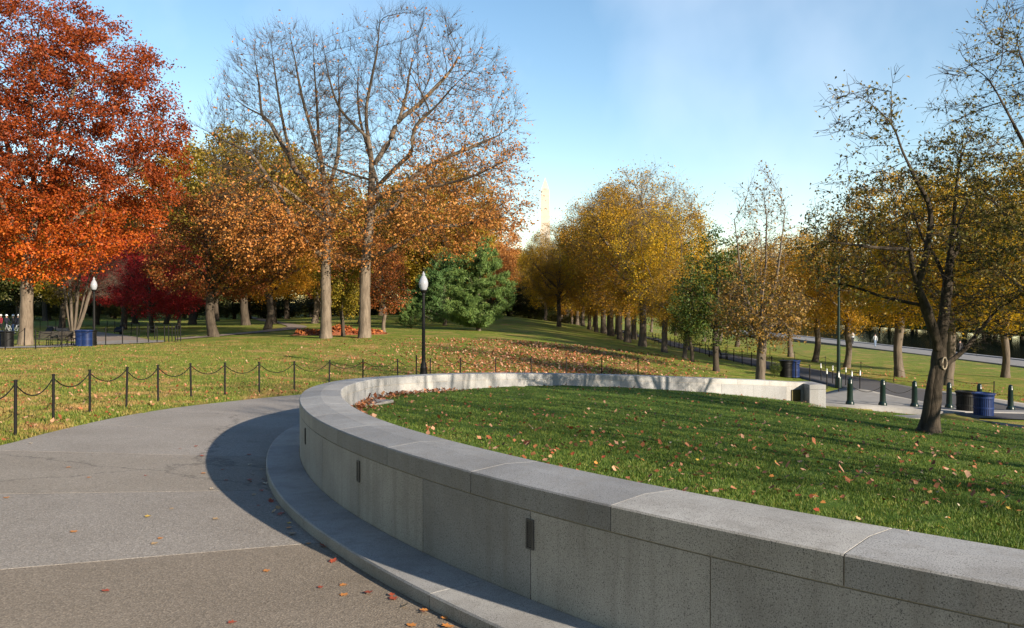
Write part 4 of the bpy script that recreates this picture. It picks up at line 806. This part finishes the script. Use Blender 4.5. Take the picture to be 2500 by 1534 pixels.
# forked tree on the lawn
bF = (2268, 1056); kF = 19.6 / F
def skF(pts, y0, y1): return [((u - bF[0]) * kF, y0 + (y1 - y0) * i / max(len(pts) - 1, 1), (bF[1] - v) * kF) for i, (u, v) in enumerate(pts)]
fg = [skF([(2266, 1060), (2277, 985), (2288, 915), (2298, 850), (2307, 785), (2316, 720), (2323, 660), (2330, 600), (2338, 530), (2348, 420), (2364, 320), (2372, 250)], 0, .3),
      skF([(2300, 850), (2265, 780), (2244, 738), (2224, 704), (2205, 660), (2190, 600), (2178, 575)], 0, -.7), skF([(2218, 690), (2232, 600), (2233, 514), (2198, 450), (2160, 385), (2131, 324), (2085, 282), (2025, 250), (1990, 255)], -.5, -1.2), skF([(2190, 600), (2150, 606), (2080, 602), (1995, 592)], -.5, -.9), skF([(2131, 324), (2118, 250), (2120, 215)], -1, -1.3),
      skF([(2302, 890), (2340, 872), (2390, 838), (2437, 794), (2490, 750)], 0, .9), skF([(2325, 640), (2360, 590), (2372, 540), (2420, 460), (2470, 380)], .1, 1.2), skF([(2322, 690), (2310, 620), (2296, 560), (2290, 470)], .1, 1.4), skF([(2335, 540), (2300, 420), (2288, 330)], .2, -1.5), skF([(2240, 735), (2170, 720), (2100, 690), (2040, 680)], -.2, 1.1)]
cF = lambda u, v: ((u - bF[0]) * kF, 0, (bF[1] - v) * kF)
M_FG = tree_model('forked', 51, fg, [(*cF(2160, 560), 1.75, 1.6, 1.7, 1), (*cF(2360, 560), 1.7, 1.8, 2.3, 1), (*cF(2090, 300), .9, .9, .95, .7), (*cF(2060, 600), 1.2, 1.1, .95, .8), (*cF(2450, 730), 1.3, 1.3, 1.0, 1.7)], 2300, .135, BL_FG, LF_FG, step=.17, kill=.25, r0=.0045, maxn=9000, nleaf=12000, lsize=.088, spread=.09, twigs=4200, twl=.32, infl=1.0, clump=.55, asp=.5, lrm=.02, flare=.95, jit=.3)
pf = hit(2268, 1056, fn=lambda x, y: LAWN(x, y)); kk = pf[1] / 19.6
ft = plant_tree('lawn_tree', M_FG, (pf[0], pf[1], pf[2] - .06), 'forked tree with ridged twin trunk standing on the lawn inside the wall', sc=kk)
st2 = MB().tube([(-.15, -.04, -.1), (-.09, -.05, .45), (-.02, -.04, 1.0), (.09, -.02, 1.45), (.22, 0, 1.7)], [.125, .095, .08, .065, .03], 10); obj('second_stem', st2.mesh('second_stem', BL_FG, True, R(80)), ft)
SCAR = m_simple('pale_callus', (.30, .24, .17), (.42, .35, .26), 20, .8)
tp_ = [(.285 + .085 * math.cos(a) * .75, -.115 + .03 * math.cos(a), 1.60 + .13 * math.sin(a)) for a in np.linspace(0, 6.28, 17)]
obj('pruning_scar', MB().tube(tp_, .017, 6).mesh('pruning_scar', SCAR, True), ft)
# two trees whose crowns reach in from the right
off = [stem(10.5, (-.6, .3), .15, 8, 8)] + [[(-.2, 0, z_), (dx * .5, dy * .5, z_ + up_ * .4), (dx, dy, z_ + up_)] for z_, dx, dy, up_ in ((2.6, -3.6, .4, 2.2), (3.0, -2.6, 1.6, 3.4), (3.6, -3.4, -.6, 4.6), (4.2, -2.2, .6, 5.2), (3.2, 2.8, .6, 3.6), (3.8, 2.0, -2, 4.2), (2.9, .4, 3.0, 3.2), (4.6, -1.2, -1.8, 5.0), (2.8, -3.9, .9, .9))]
M_OFF = tree_model('side', 52, off, [(-.6, 0, 8.0, 3.9, 3.2, 4.0, 1), (-1.6, 0, 4.6, 3.0, 2.6, 1.5, .6)], 2200, .15, BL_FG, LF_FG, step=.2, kill=.29, r0=.0045, maxn=9500, nleaf=6500, lsize=.085, spread=.1, twigs=5200, twl=.36, infl=1.2, clump=.5, asp=.5, lrm=.02, jit=.3)
x, y = 14.4, 20.6; plant_tree('lawn_tree', M_OFF, (x, y, lz(x, y) - .05), 'tree with dark twiggy boughs reaching into the top right corner', rz=0)
for (x, y, rz_, sc_, md) in ((16.2, 13.6, 1.0, 1.0, (M_OFF[0], None)), (13.4, 8.2, 5, .95, (M_OFF[0], None)), (12.9, 4.0, 2.0, .8, M_OFF), (24, 9, 3.0, 1.1, (M_OFF[0], None))):
    plant_tree('lawn_tree', md, (x, y, lz(x, y) - .05), 'tree beyond the right edge that throws its shadow over the lawn', rz=rz_, sc=sc_, group='trees beyond the right edge')
for (x, y, md) in ((-13.5, .5, M_Y1), (-17.5, 8, M_Y2), (-8.5, -6, M_Y1), (-23, 15, M_Y2), (-2.5, -10.5, M_Y2), (4.5, -15, M_Y1), (-14, -13, M_Y1), (-24, -3, M_Y2)):  # unseen trees added to block sky fill on the wall's outer face and path
    plant_tree('park_tree', md, (x, y, gz(x, y) - .05), 'unseen park tree added beyond the left edge and behind the viewer to screen off sky light', rz=x, group='added unseen trees screening off sky light')
# white pine and low pine
def pine(name, seed, H, Rb, nl, lean=0):
    r = random.Random(seed); sk = [stem(H, (lean, 0), .1, seed, 8)]; tip = []
    z_ = .35
    while z_ < H - .3:
        nb = 5
        for i in range(nb):
            a = r.uniform(0, 6.28); t = z_ / H; ln = Rb * (1.0 - t ** 1.7) * r.uniform(.65, 1.15) * (0.85 if t < .08 else 1) + .3
            sk.append([(lean * t, 0, z_), (lean * t + math.cos(a) * ln * .5, math.sin(a) * ln * .5, z_ + ln * .12), (lean * t + math.cos(a) * ln, math.sin(a) * ln, z_ + ln * .34)])
        z_ += .42 + .2 * r.random()
    els = [(0, 0, H * .42, Rb * .95, Rb * .95, H * .40, 1), (0, 0, H * .75, Rb * .6, Rb * .6, H * .24, 1)]
    return tree_model(name, seed, sk, els, 700, .15, BL_GREY, LF_PINE, step=.3, kill=.5, r0=.008, maxn=5200, nleaf=nl, lsize=.26, spread=.13, asp=.12, lrm=.035, droop=-.3, flare=.2, clump=.6)
M_P1 = pine('pine_a', 61, 7.9, 3.2, 56000, .2); M_P2 = pine('pine_b', 62, 7.0, 3.0, 30000)
px_tree('pine_tree', M_P1, 1168, 808, 'dense blue-green white pine on the bank behind the lamp', rz=0)
px_tree('pine_tree', M_P2, 1085, 0, 'dark green pine half hidden behind the lamp and the dense pine', d=84, rz=1, sc=1.05)
px_tree('pine_tree', M_P2, 1003, 0, 'low dark pine left of the lamp', d=76, rz=2, sc=.42)
# multi-stem bare shrub tree on the left
ms = [[(0, 0, 0), (0, 0, .25), (.05, 0, .5)]] + [[(0, 0, .3), (dx * .25, dy * .25, 1.6), (dx * .5, dy * .5, 3.6), (dx, dy, 6.6)] for dx, dy in ((-.5, .3), (-.15, -.4), (.35, .2), (.9, -.3), (2.4, .2), (-1.2, .1), (1.5, .6))]
M_MS = tree_model('multi', 71, ms, [(.5, 0, 5.6, 2.9, 2.4, 2.8, 1)], 1300, .22, BL_GREY, LF_RUST, step=.32, kill=.45, r0=.007, maxn=4200, nleaf=0, twigs=4500, twl=.7, infl=2, up=.25)
px_tree('myrtle_tree', M_MS, 178, 0, 'leafless many-stemmed small tree behind the benches', d=61, rz=0)

# ------------------------------------------------------------------ fences
def post_mesh(hh, r=.026):
    return MB().lathe([(r, -.3), (r, hh - .03), (r * 1.25, hh - .028), (r * 1.25, hh - .005), (r * .6, hh)], 8).mesh('post', IRON, True)
def chain_mesh(a, b, sag, r=.011):
    a, b = Vector(a), Vector(b); pts = []
    for i in range(15):
        t = i / 14; p = a.lerp(b, t); p.z -= sag * 4 * t * (1 - t); pts.append(p)
    return MB().tube(pts, r, 5).mesh('chain', IRON, True)
def fence(label, P, hh, sag=.2, chains=True, r=.026, tips=False, skip=()):
    P = [Vector(p) for p in P]; e = empty('post_and_chain_fence', P[0]); tag(e, label, 'fence'); pm = post_mesh(hh, r)
    tipm = MB().lathe([(r * 1.2, hh - .24), (r * 1.2, hh + .004), (r * .7, hh + .012)], 8).mesh('white_sleeve', WHITE, True) if tips else None
    for i, p in enumerate(P):
        q = obj('post', pm, e, p - P[0]); q.rotation_euler = (rl.gauss(0, .012), rl.gauss(0, .012), 0)
        if tips: obj('white_sleeve', tipm, q)
        if chains and i and i not in skip:
            a = P[i - 1] - P[0] + Vector((0, 0, hh - .07)); b = p - P[0] + Vector((0, 0, hh - .07)); obj('chain', chain_mesh(a, b, sag * rl.uniform(.85, 1.15), r * .42), e)
    return e
fp_px = [(-75, 0, 12.7), (35.6, 1066, 14.4), (128.7, 1044.7, 16.4), (217.9, 1021, 18.4), (307.4, 1009, 20), (385, 996, 21.6), (465.6, 983, 23.2), (548.4, 976, 24.4), (632.5, 967.9, 25.8), (717.9, 961.4, 27.4), (803, 0, 29.3), (885.7, 0, 31.3), (971, 0, 33.3), (1050, 0, 35.2), (1123.7, 0, 36.9), (1210, 0, 38.7), (1297, 0, 40.3), (1382, 0, 41.6), (1469, 0, 42.6), (1558, 0, 43.4)]
fp_pts = []
for u, v, d in fp_px:
    x = (u - 1250) / F * d; fp_pts.append((x, d, gz(x, d)))
fence('black post-and-chain fence along the far edge of the curving footpath', fp_pts, .92, .24)
x = (1016.6 - 1250) / F * 36; obj_p = fence('lone black iron post beside the nearer lamp', [(x, 36, gz(x, 36))], .98, chains=False); obj_p.name = 'iron_post'; obj_p['category'] = 'post'
fence('black post-and-chain fence along the near verge of the promenade', [(15.9, y, gz(15.9, y)) for y in np.arange(47, 122, 2.3)], .95, .12, r=.03)
fence('thin post-and-chain fence along the pool side of the promenade', [(23, y, gz(23, y)) for y in (42, 47.5, 53, 58, 64.6, 71.6, 78.5, 86, 94, 103, 112, 122)], .95, .22, r=.025)
fence('cluster of black posts with white sleeves beside the end of the wall', [tuple(hit(u, v)) for u, v in ((2004.6, 932), (2033, 938.7), (2064.7, 943.7), (2099, 953.6), (2080, 957), (2047.6, 961), (2019, 950))], .98, .1, r=.026, tips=True, skip=(4,))
lf = [(13, 855.5), (59.4, 846), (87, 853.5), (151, 850), (258, 844), (299, 841), (335, 839), (362.7, 837.5), (383.7, 836.7), (402, 835.5), (412, 835), (420, 834.5), (428, 834.3), (434, 834), (441, 833.8)]
fence('black post-and-chain fence in front of the benches and the shaded path', [tuple(hit(u, v)) for u, v in lf], 1.1, .2, r=.034, skip=(2,))
lf2 = [(80, 805), (98, 806), (117, 807), (136, 808), (262, 812), (280, 814), (300, 817), (320, 820), (340, 823), (360, 826), (378, 829)]
fence('black post-and-chain fence on the far side of the shaded path', [tuple(hit(u, v)) for u, v in lf2], 1.1, .15, r=.034, skip=(4,))

# ------------------------------------------------------------------ lamps and pole
def lamp(loc, Hh, label):
    e = empty('street_lamp', loc); tag(e, label, 'lamp'); s_ = Hh / 4.4
    obj('base', MB().lathe([(.17, -.2), (.17, .06), (.15, .10), (.16, .16), (.14, .34), (.155, .38), (.12, .46), (.13, .52), (.10, .60), (.085, .66)], 16).mesh('base', IRON, True), e)
    obj('pole', MB().lathe([(.082, .6), (.058, 3.42 * s_), (.075, 3.44 * s_), (.075, 3.50 * s_), (.055, 3.53 * s_)], 14).mesh('pole', IRON, True), e)
    z = 3.5 * s_
    obj('collar', MB().lathe([(.055, z), (.12, z + .06), (.135, z + .10), (.16, z + .12), (.16, z + .15)], 16).mesh('collar', IRON, True), e)
    gb = obj('globe', MB().lathe([(.12, z + .15), (.16, z + .22), (.19, z + .33), (.197, z + .42), (.185, z + .50), (.15, z + .62), (.09, z + .72), (.058, z + .76)], 20).mesh('globe', GLOBE, True, R(60)), e)
    obj('finial', MB().lathe([(.06, z + .758), (.075, z + .79), (.06, z + .83), (.035, z + .86), (.03, z + .89), (.008, z + .93)], 12).mesh('finial', GLOBE, True), gb)
    return e
x = (1034 - 1250) / F * 37; lamp((x, 37, gz(x, 37)), 4.42, 'black lamp post with frosted acorn globe just behind the curved wall')
p = hit(230, 843.5); lamp(p, 4.1, 'black lamp post with frosted acorn globe beside the far-left blue bins')
x = (171 - 1250) / F * 92; lamp((x, 92, gz(x, 92)), 4.3, 'distant lamp post seen through the many-stemmed leafless tree')
p = at(2047, 944, 44); e = empty('light_pole', (p[0], p[1], gz(p[0], p[1]))); tag(e, 'tall slender dark pole with a thin side arm beside the end of the wall', 'pole')
obj('base', MB().lathe([(.16, -.2), (.16, .5), (.13, .62), (.10, .66)], 14).mesh('base', GREENP, True), e); ph_ = (944 - 643) * 44 / F
obj('shaft', MB().lathe([(.098, .6), (.05, ph_)], 12).mesh('shaft', GREENP, True), e)
obj('arm', MB().tube([(.04, 0, ph_ - .62), (.3, 0, ph_ - .56), (1.7, .1, ph_ - .5)], [.022, .016, .01], 6).mesh('arm', GREENP, True), e)

# ------------------------------------------------------------------ bollards
bm = [MB().lathe([(.16, -.1), (.16, .07), (.15, .10), (.135, .14), (.115, .17)], 18).mesh('foot', GREENP, True), MB().lathe([(.114, .16), (.096, .80), (.10, .81), (.10, .83), (.094, .84), (.092, .93), (.075, .99), (.04, 1.025), (.005, 1.035)], 18).mesh('shaft', GREENP, True)]
bl = [('nearest the end of the wall', 2075, 992.8), ('second from the end of the wall', 2155, 995.2), ('third from the end of the wall', 2232.5, 998.2), ('mostly hidden by the forked trunk', 2317, 1001.6), ('standing behind the trash cans', 2391, 1003.5), ('standing alone at the right edge', 2467, 1006)]
bpos = []
for lb, u, v in bl:
    p = hit(u, v); p[2] += .06; bpos.append(Vector(p)); e = empty('bollard', p); tag(e, f'dark green cast-iron bollard {lb}', 'bollard', 'bollards across the apron')
    obj('foot', bm[0], e); obj('shaft', bm[1], e)
for i, lb in ((0, 'first and second'), (1, 'second and third')):
    a = bpos[i] + Vector((0, 0, .78)); b = bpos[i + 1] + Vector((0, 0, .78)); e = obj('hanging_chain', MB().tube([a.lerp(b, t / 14) - Vector((0, 0, .26 * 4 * (t / 14) * (1 - t / 14))) for t in range(15)], .012, 5).mesh('hanging_chain', IRON, True)); tag(e, f'chain slung between the {lb} bollards from the wall', 'chain')

# ------------------------------------------------------------------ litter bins
def bin_parts(m):
    sl_ = MB(); n = 34
    for i in range(n):
        a = 2 * math.pi * i / n; M_ = Matrix.Rotation(a, 4, 'Z')
        for (r0, z0), (r1, z1) in (((.335, .08), (.335, .72)), ((.335, .72), (.345, .84)), ((.345, .84), (.385, .93))):
            w = .020; v = [M_ @ Vector(q) for q in ((r0, -w, z0), (r0, w, z0), (r1, w, z1), (r1, -w, z1), (r0 - .008, -w, z0), (r0 - .008, w, z0), (r1 - .008, w, z1), (r1 - .008, -w, z1))]
            sl_.add(v, [(0, 1, 2, 3), (7, 6, 5, 4), (1, 5, 6, 2), (4, 0, 3, 7)])
    slats = sl_.mesh('slat_basket', m)
    hoop = MB()
    for z, r in ((.03, .335), (.40, .340), (.78, .345)): hoop.lathe([(r - .03, z), (r + .008, z), (r + .008, z + .06), (r - .03, z + .06)], 30)
    rim = MB().lathe([(.37, .925), (.405, .93), (.405, .955), (.27, .975), (.25, .95), (.25, .93)], 30)
    liner = MB().lathe([(.30, .03), (.31, .93)], 24)
    return slats, hoop.mesh('hoop', m, True), rim.mesh('rim', m, True), liner.mesh('liner', BLACKP, True), MB().lathe([(.30, 0), (.30, .035)], 24).mesh('foot_plate', m)
BB, BK = bin_parts(BLUEP), bin_parts(BLACKP)
def bin_(P, loc, label):
    e = empty('trash_can', loc); tag(e, label, 'trash can')
    for nm_, me in zip(('slat_basket', 'hoop', 'rim', 'liner', 'foot_plate'), P): obj(nm_, me, e)
fl_ = lambda x, y: LAWN(x, y)
p1 = hit(2358, 1020, fn=fl_); p2 = hit(2401, 1028, fn=fl_)
for p, s_ in ((p1, 'black'), (p2, 'blue')):
    o = obj('concrete_pad', MB().box((-.62, -.5, -.2), (.62, .5, .05)).mesh('concrete_pad', CONC), None, p, .25); tag(o, f'pale concrete pad under the {s_} slatted trash can on the lawn edge', 'pad')
p1[2] += .052; p2[2] += .052
bin_(BK, p1, 'black slatted trash can on the lawn edge, right of the forked tree'); bin_(BB, p2, 'blue slatted recycling can beside the black one on the lawn edge')
o = obj('concrete_pad', MB().box((-.75, -.35, -.2), (.75, .35, .03)).mesh('concrete_pad', CONC), None, hit(2214, 1020, fn=fl_), .2); tag(o, 'pale flat stone slab in the grass left of the forked tree', 'slab')
p = hit(1919, 922); q = hit(1937, 922); bin_(BK, p, 'black trash can beside the promenade, seen over the wall'); bin_(BB, q, 'blue recycling can beside the promenade, seen over the wall')
for u, v, P_, lb in ((-1, 849, BB, 'blue recycling can cut by the left edge of the picture'), (18, 849.5, BK, 'black trash can in front of the big maple'), (199, 846, BB, 'blue recycling can left of the far-left lamp'), (211, 846, BB, 'second blue recycling can touching the first beside the left lamp'), (221, 845.5, BK, 'black trash can between the blue cans and the left lamp')): bin_(P_, hit(u, v), lb)

# ------------------------------------------------------------------ benches
def bench(loc, rz, label, w=1.7):
    e = empty('park_bench', loc, rz); tag(e, label, 'bench')
    st = obj('seat', MB().box((-w / 2, -.02, .43), (w / 2, .02, .44)).mesh('seat', WOODS), e)
    for k in range(5): obj('slat', MB().box((-w / 2, -.24 + k * .1, .44), (w / 2, -.155 + k * .1, .47)).mesh('slat', WOODS), st)
    bk = obj('backrest', MB().box((-w / 2, .285, .50), (w / 2, .295, .52)).mesh('backrest', WOODS), e)
    for k in range(4): obj('slat', MB().box((-w / 2, .27 + k * .03, .50 + k * .1), (w / 2, .295 + k * .03, .585 + k * .1)).mesh('slat', WOODS), bk)
    for sx in (-1, 0, 1):
        x_ = sx * (w / 2 - .08)
        obj('leg', MB().tube([(x_, -.24, 0), (x_, -.2, .2), (x_, -.22, .42)], .028, 6).tube([(x_, .3, 0), (x_, .2, .2), (x_, .25, .44), (x_, .40, .92)], .028, 6).tube([(x_, -.22, .42), (x_, .25, .44)], .024, 6).mesh('leg', IRON, True), e)
        if sx: obj('armrest', MB().tube([(x_, -.22, .42), (x_, -.26, .62), (x_, -.1, .66), (x_, .3, .64)], .022, 6).mesh('armrest', IRON, True), e)
    return e
bench(hit(118, 847), 0, 'dark park bench nearest the big maple on the left', 1.5); bench(hit(146, 846.5), 0, 'dark park bench between its neighbour and the side-on bench', 1.3); bench(hit(171, 846), R(90), 'dark park bench seen side-on next to the blue cans', 1.5)
for u, d, lb in ((1740, 69, 'dark bench by the promenade behind the dark green tree'), (1768, 66, 'dark bench seen in profile just right of the dark green tree'), (1603, 92, 'dark bench by the promenade beside the pale-trunked elm'), (1520, 116, 'farthest dark bench by the promenade between elm trunks')):
    x = (u - 1250) / F * d; bench((x, d, gz(x, d)), R(80), lb)

# ------------------------------------------------------------------ monument, leaf pile, boxes, twigs
e = empty('obelisk', ((1331 - 1250) / F * 1150, 1150, CZ + (745 - 434) / F * 1150 - 169.3), R(-3)); tag(e, 'distant pale stone obelisk rising behind the trees', 'monument')
obj('shaft', MB().add([(sx * 8.4, sy * 8.4, 0) for sx, sy in ((-1, -1), (1, -1), (1, 1), (-1, 1))] + [(sx * 5.25, sy * 5.25, 152.4) for sx, sy in ((-1, -1), (1, -1), (1, 1), (-1, 1))], [(0, 1, 5, 4), (1, 2, 6, 5), (2, 3, 7, 6), (3, 0, 4, 7)]).mesh('shaft', MARBLE), e)
obj('pyramidion', MB().add([(sx * 5.25, sy * 5.25, 152.4) for sx, sy in ((-1, -1), (1, -1), (1, 1), (-1, 1))] + [(0, 0, 169.3)], [(0, 1, 4), (1, 2, 4), (2, 3, 4), (3, 0, 4)]).mesh('pyramidion', MARBLE), e)
for sx in (-1.2, 1.2): obj('window', MB().box((sx - .4, -5.30, 153.2), (sx + .4, -5.0, 154.0)).mesh('window', BLACKP), e)
x, y = (830 - 1250) / F * 65, 65; z = gz(x, y); e = empty('leaf_pile', (x, y, z)); tag(e, 'long heap of raked rusty leaves behind the two oak trunks', 'leaf pile')
rr = np.random.RandomState(77); gx, gy = np.meshgrid(np.linspace(-1, 1, 40), np.linspace(-1, 1, 18)); hz_ = np.clip(1 - gx ** 2 - gy ** 2, 0, 1) ** .7 * .52 * (.8 + .3 * np.cos(gx * 7)) + rr.normal(0, .02, gx.shape) - .03
PILE = m_simple('leaf_heap', (.15, .045, .02), (.28, .09, .035), 9, .85, 0, .4)
obj('mound', grid_mesh('mound', gx * 3.4, gy * 1.4, hz_, PILE), e)
n_ = 1500; ga, gb_ = rr.uniform(-1, 1, n_), rr.uniform(-1, 1, n_); kz = ga ** 2 + gb_ ** 2 < 1; PP = np.c_[ga * 3.4, gb_ * 1.4, np.clip(1 - ga ** 2 - gb_ ** 2, 0, 1) ** .7 * .52 * (.8 + .3 * np.cos(ga * 7))][kz]
lo = litter('loose_leaves', PP, .17, 78, None, m_leaf('pile_leaf', [(.24, .06, .02), (.36, .11, .035), (.46, .19, .07)], .1)); lo.parent = e
for u, d, lb, w in ((125, 74, 'dark low panel on a pedestal behind the benches', .55), (296, 74, 'dark low panel on a pedestal right of the left lamp', .75)):
    x = (u - 1250) / F * d; e = empty('information_panel', (x, d, gz(x, d))); tag(e, lb, 'panel')
    obj('pedestal', MB().box((-.12, -.1, -.1), (.12, .1, .75)).mesh('pedestal', IRON), e); obj('panel', MB().box((-w / 2, -.35, .55), (w / 2, .3, .62), 0, Matrix.Rotation(R(38), 4, 'X')).mesh('panel', BLACKP), e)
p = hit(1892, 921); e = plant_tree('weed', M_DG, (p[0], p[1] , p[2] - .15), 'small leafy green weed behind the wall near the bins', 'plant', None, 1, .14)
fbp = hit(2092, 906); e = obj('fallen_branch', MB().tube([(0, 0, .05), (.5, .1, .08), (1.0, .1, .16), (1.5, .2, .42)], [.03, .028, .02, .01], 6).tube([(.9, .1, .14), (1.3, -.2, .1)], [.016, .008], 5).mesh('fallen_branch', BL_DARK, True), None, fbp, R(160)); tag(e, 'dead branch lying in the grass near the third pool-lawn tree', 'branch')
pz = hit(880, 988, fn=fl_); o = obj('drain_slab', MB().box((-.8, -.3, -.2), (.8, .3, .02)).mesh('drain_slab', CONC), None, pz, R(70)); tag(o, 'pale stone slab at the foot of the wall inside the bend', 'slab')

# ------------------------------------------------------------------ people and bicycles
SKIN = mat('skin', (.42, .26, .19), .6)[0]; HAIR = mat('hair', (.04, .028, .02), .7)[0]
def person(loc, rz, label, top, legs, stride=.25, head=None, armf=.15, hold=False):
    V = [(0, 0, .95), (0, 0, 1.12), (0, 0, 1.32), (0, 0, 1.45), (0, 0, 1.52), (0, .01, 1.60), (0, .0, 1.72)]; rad = [.15, .145, .165, .10, .06, .085, .075]; E_ = [(0, 1), (1, 2), (2, 3), (3, 4), (4, 5), (5, 6)]
    for sx in (-1, 1):
        b = len(V); st_ = stride * sx
        V += [(sx * .09, 0, .90), (sx * .10, st_ * .4 - .04, .50), (sx * .10, st_ * .9, .09), (sx * .11, st_ * .9 - .16, .04)]; rad += [.105, .07, .048, .042]; E_ += [(0, b), (b, b + 1), (b + 1, b + 2), (b + 2, b + 3)]
        b = len(V); af = -armf * sx if not hold else -.28
        V += [(sx * .19, 0, 1.40), (sx * .24, af * .3, 1.14), (sx * .23, af, .92 if not hold else 1.02), (sx * .22, af * 1.25, .84 if not hold else 1.0)]; rad += [.065, .05, .038, .034]; E_ += [(3, b), (b, b + 1), (b + 1, b + 2), (b + 2, b + 3)]
    me = bpy.data.meshes.new('body'); me.from_pydata(V, E_, []); o = bpy.data.objects.new('body', me); COL.objects.link(o)
    sm = o.modifiers.new('skin', 'SKIN'); o.modifiers.new('sub', 'SUBSURF').levels = 1
    for i, d_ in enumerate(me.skin_vertices[0].data): d_.radius = (rad[i], rad[i] * (.72 if i < 3 else 1)); d_.use_root = i == 0
    dg = bpy.context.evaluated_depsgraph_get(); nm_ = bpy.data.meshes.new_from_object(o.evaluated_get(dg)); bpy.data.objects.remove(o)
    for m_ in (top, legs, SKIN, BLACKP): nm_.materials.append(m_)
    for f_ in nm_.polygons:
        c = f_.center; f_.material_index = 3 if c.z < .09 else 1 if c.z < .94 and abs(c.x) < .2 else 2 if c.z > 1.49 or (abs(c.x) > .18 and c.z < .9 and not hold) else 0; f_.use_smooth = True
    e = empty('person', loc, rz); tag(e, label, 'person'); obj('body', nm_, e)
    if head: obj('helmet', MB().lathe([(.115, 1.67), (.12, 1.71), (.10, 1.78), (.05, 1.82), (.005, 1.83)], 14).mesh('helmet', head, True), e)
    else: obj('hair', MB().lathe([(.085, 1.645), (.098, 1.70), (.085, 1.765), (.04, 1.795), (.004, 1.80)], 12).mesh('hair', HAIR, True), e)
    return e
C_ = lambda n, c: mat(n, c, .8)[0]
NAVY, JEAN, LTB, DK, WH, REDC = C_('navy_cloth', (.012, .014, .03)), C_('blue_denim', (.05, .09, .2)), C_('pale_blue_cloth', (.16, .22, .32)), C_('dark_cloth', (.015, .014, .016)), C_('white_cloth', (.38, .40, .41)), C_('red_cloth', (.3, .02, .03))
zw = CZ - 5.54
def wx_(u, x=48.2): return (x, x * F / (u - 1250), zw)
person(wx_(2082), 0, 'person in a white top walking on the pool walk beside the third tree', WH, DK); person(wx_(2137, 47.6), 0, 'person in pale blue trousers on the pool walk behind low leaves', WH, LTB); person(wx_(2344), 0, 'person in dark clothes striding on the pool walk behind the forked tree', DK, DK, .42)
def pl(u, d): x = (u - 1250) / F * d; return (x, d, gz(x, d))
person(pl(16, 85), 1.2, 'cyclist with white helmet and dark jacket standing left of the slim trunk', NAVY, DK, .1, WHITE, hold=True); person(pl(32, 80), -1.0, 'cyclist in dark jacket and blue jeans left of the big maple trunk', DK, JEAN, .1, WHITE); person(pl(45, 86), .4, 'cyclist with white helmet close against the big maple trunk', NAVY, DK, .12, WHITE, hold=True); person(pl(2, 89), -.4, 'person in dark red top with white cap at the left edge', REDC, DK, .1, WHITE)
def bicycle(loc, rz, label):
    e = empty('bicycle', loc, rz); tag(e, label, 'bicycle')
    fr_ = MB()
    for a, b in (((-.5, 0, .34), (-.05, 0, .30)), ((-.05, 0, .30), (-.2, 0, .85)), ((-.5, 0, .34), (-.17, 0, .78)), ((-.05, 0, .30), (.38, 0, .80)), ((-.18, 0, .78), (.36, 0, .84)), ((.34, 0, .92), (.52, 0, .34))): fr_.tube([a, b], .022, 6)
    obj('frame', fr_.mesh('frame', WHITE, True), e)
    for xx in (-.5, .52):
        w_ = obj('wheel', MB().tube([(xx + .33 * math.cos(a), 0, .34 + .33 * math.sin(a)) for a in np.linspace(0, 2 * math.pi, 25)], .018, 5).mesh('wheel', BLACKP, True), e)
        sp_ = MB()
        for k in range(6): a = k * math.pi / 3; sp_.tube([(xx, 0, .34), (xx + .32 * math.cos(a), 0, .34 + .32 * math.sin(a))], .004, 4)
        obj('spokes', sp_.mesh('spokes', WHITE), w_)
    obj('handlebar', MB().tube([(.28, -.26, .98), (.36, -.2, 1.0), (.35, 0, .98), (.36, .2, 1.0), (.28, .26, .98)], .014, 6).mesh('handlebar', BLACKP, True), e)
    obj('saddle', MB().box((-.34, -.05, .86), (-.08, .05, .90)).box((-.34, -.08, .865), (-.22, .08, .905)).mesh('saddle', BLACKP), e)
bicycle(pl(21, 82), 2.6, 'white-framed bicycle standing left of the cyclist in jeans'); bicycle(pl(43, 82), -.5, 'white-framed bicycle half hidden by the big maple trunk')
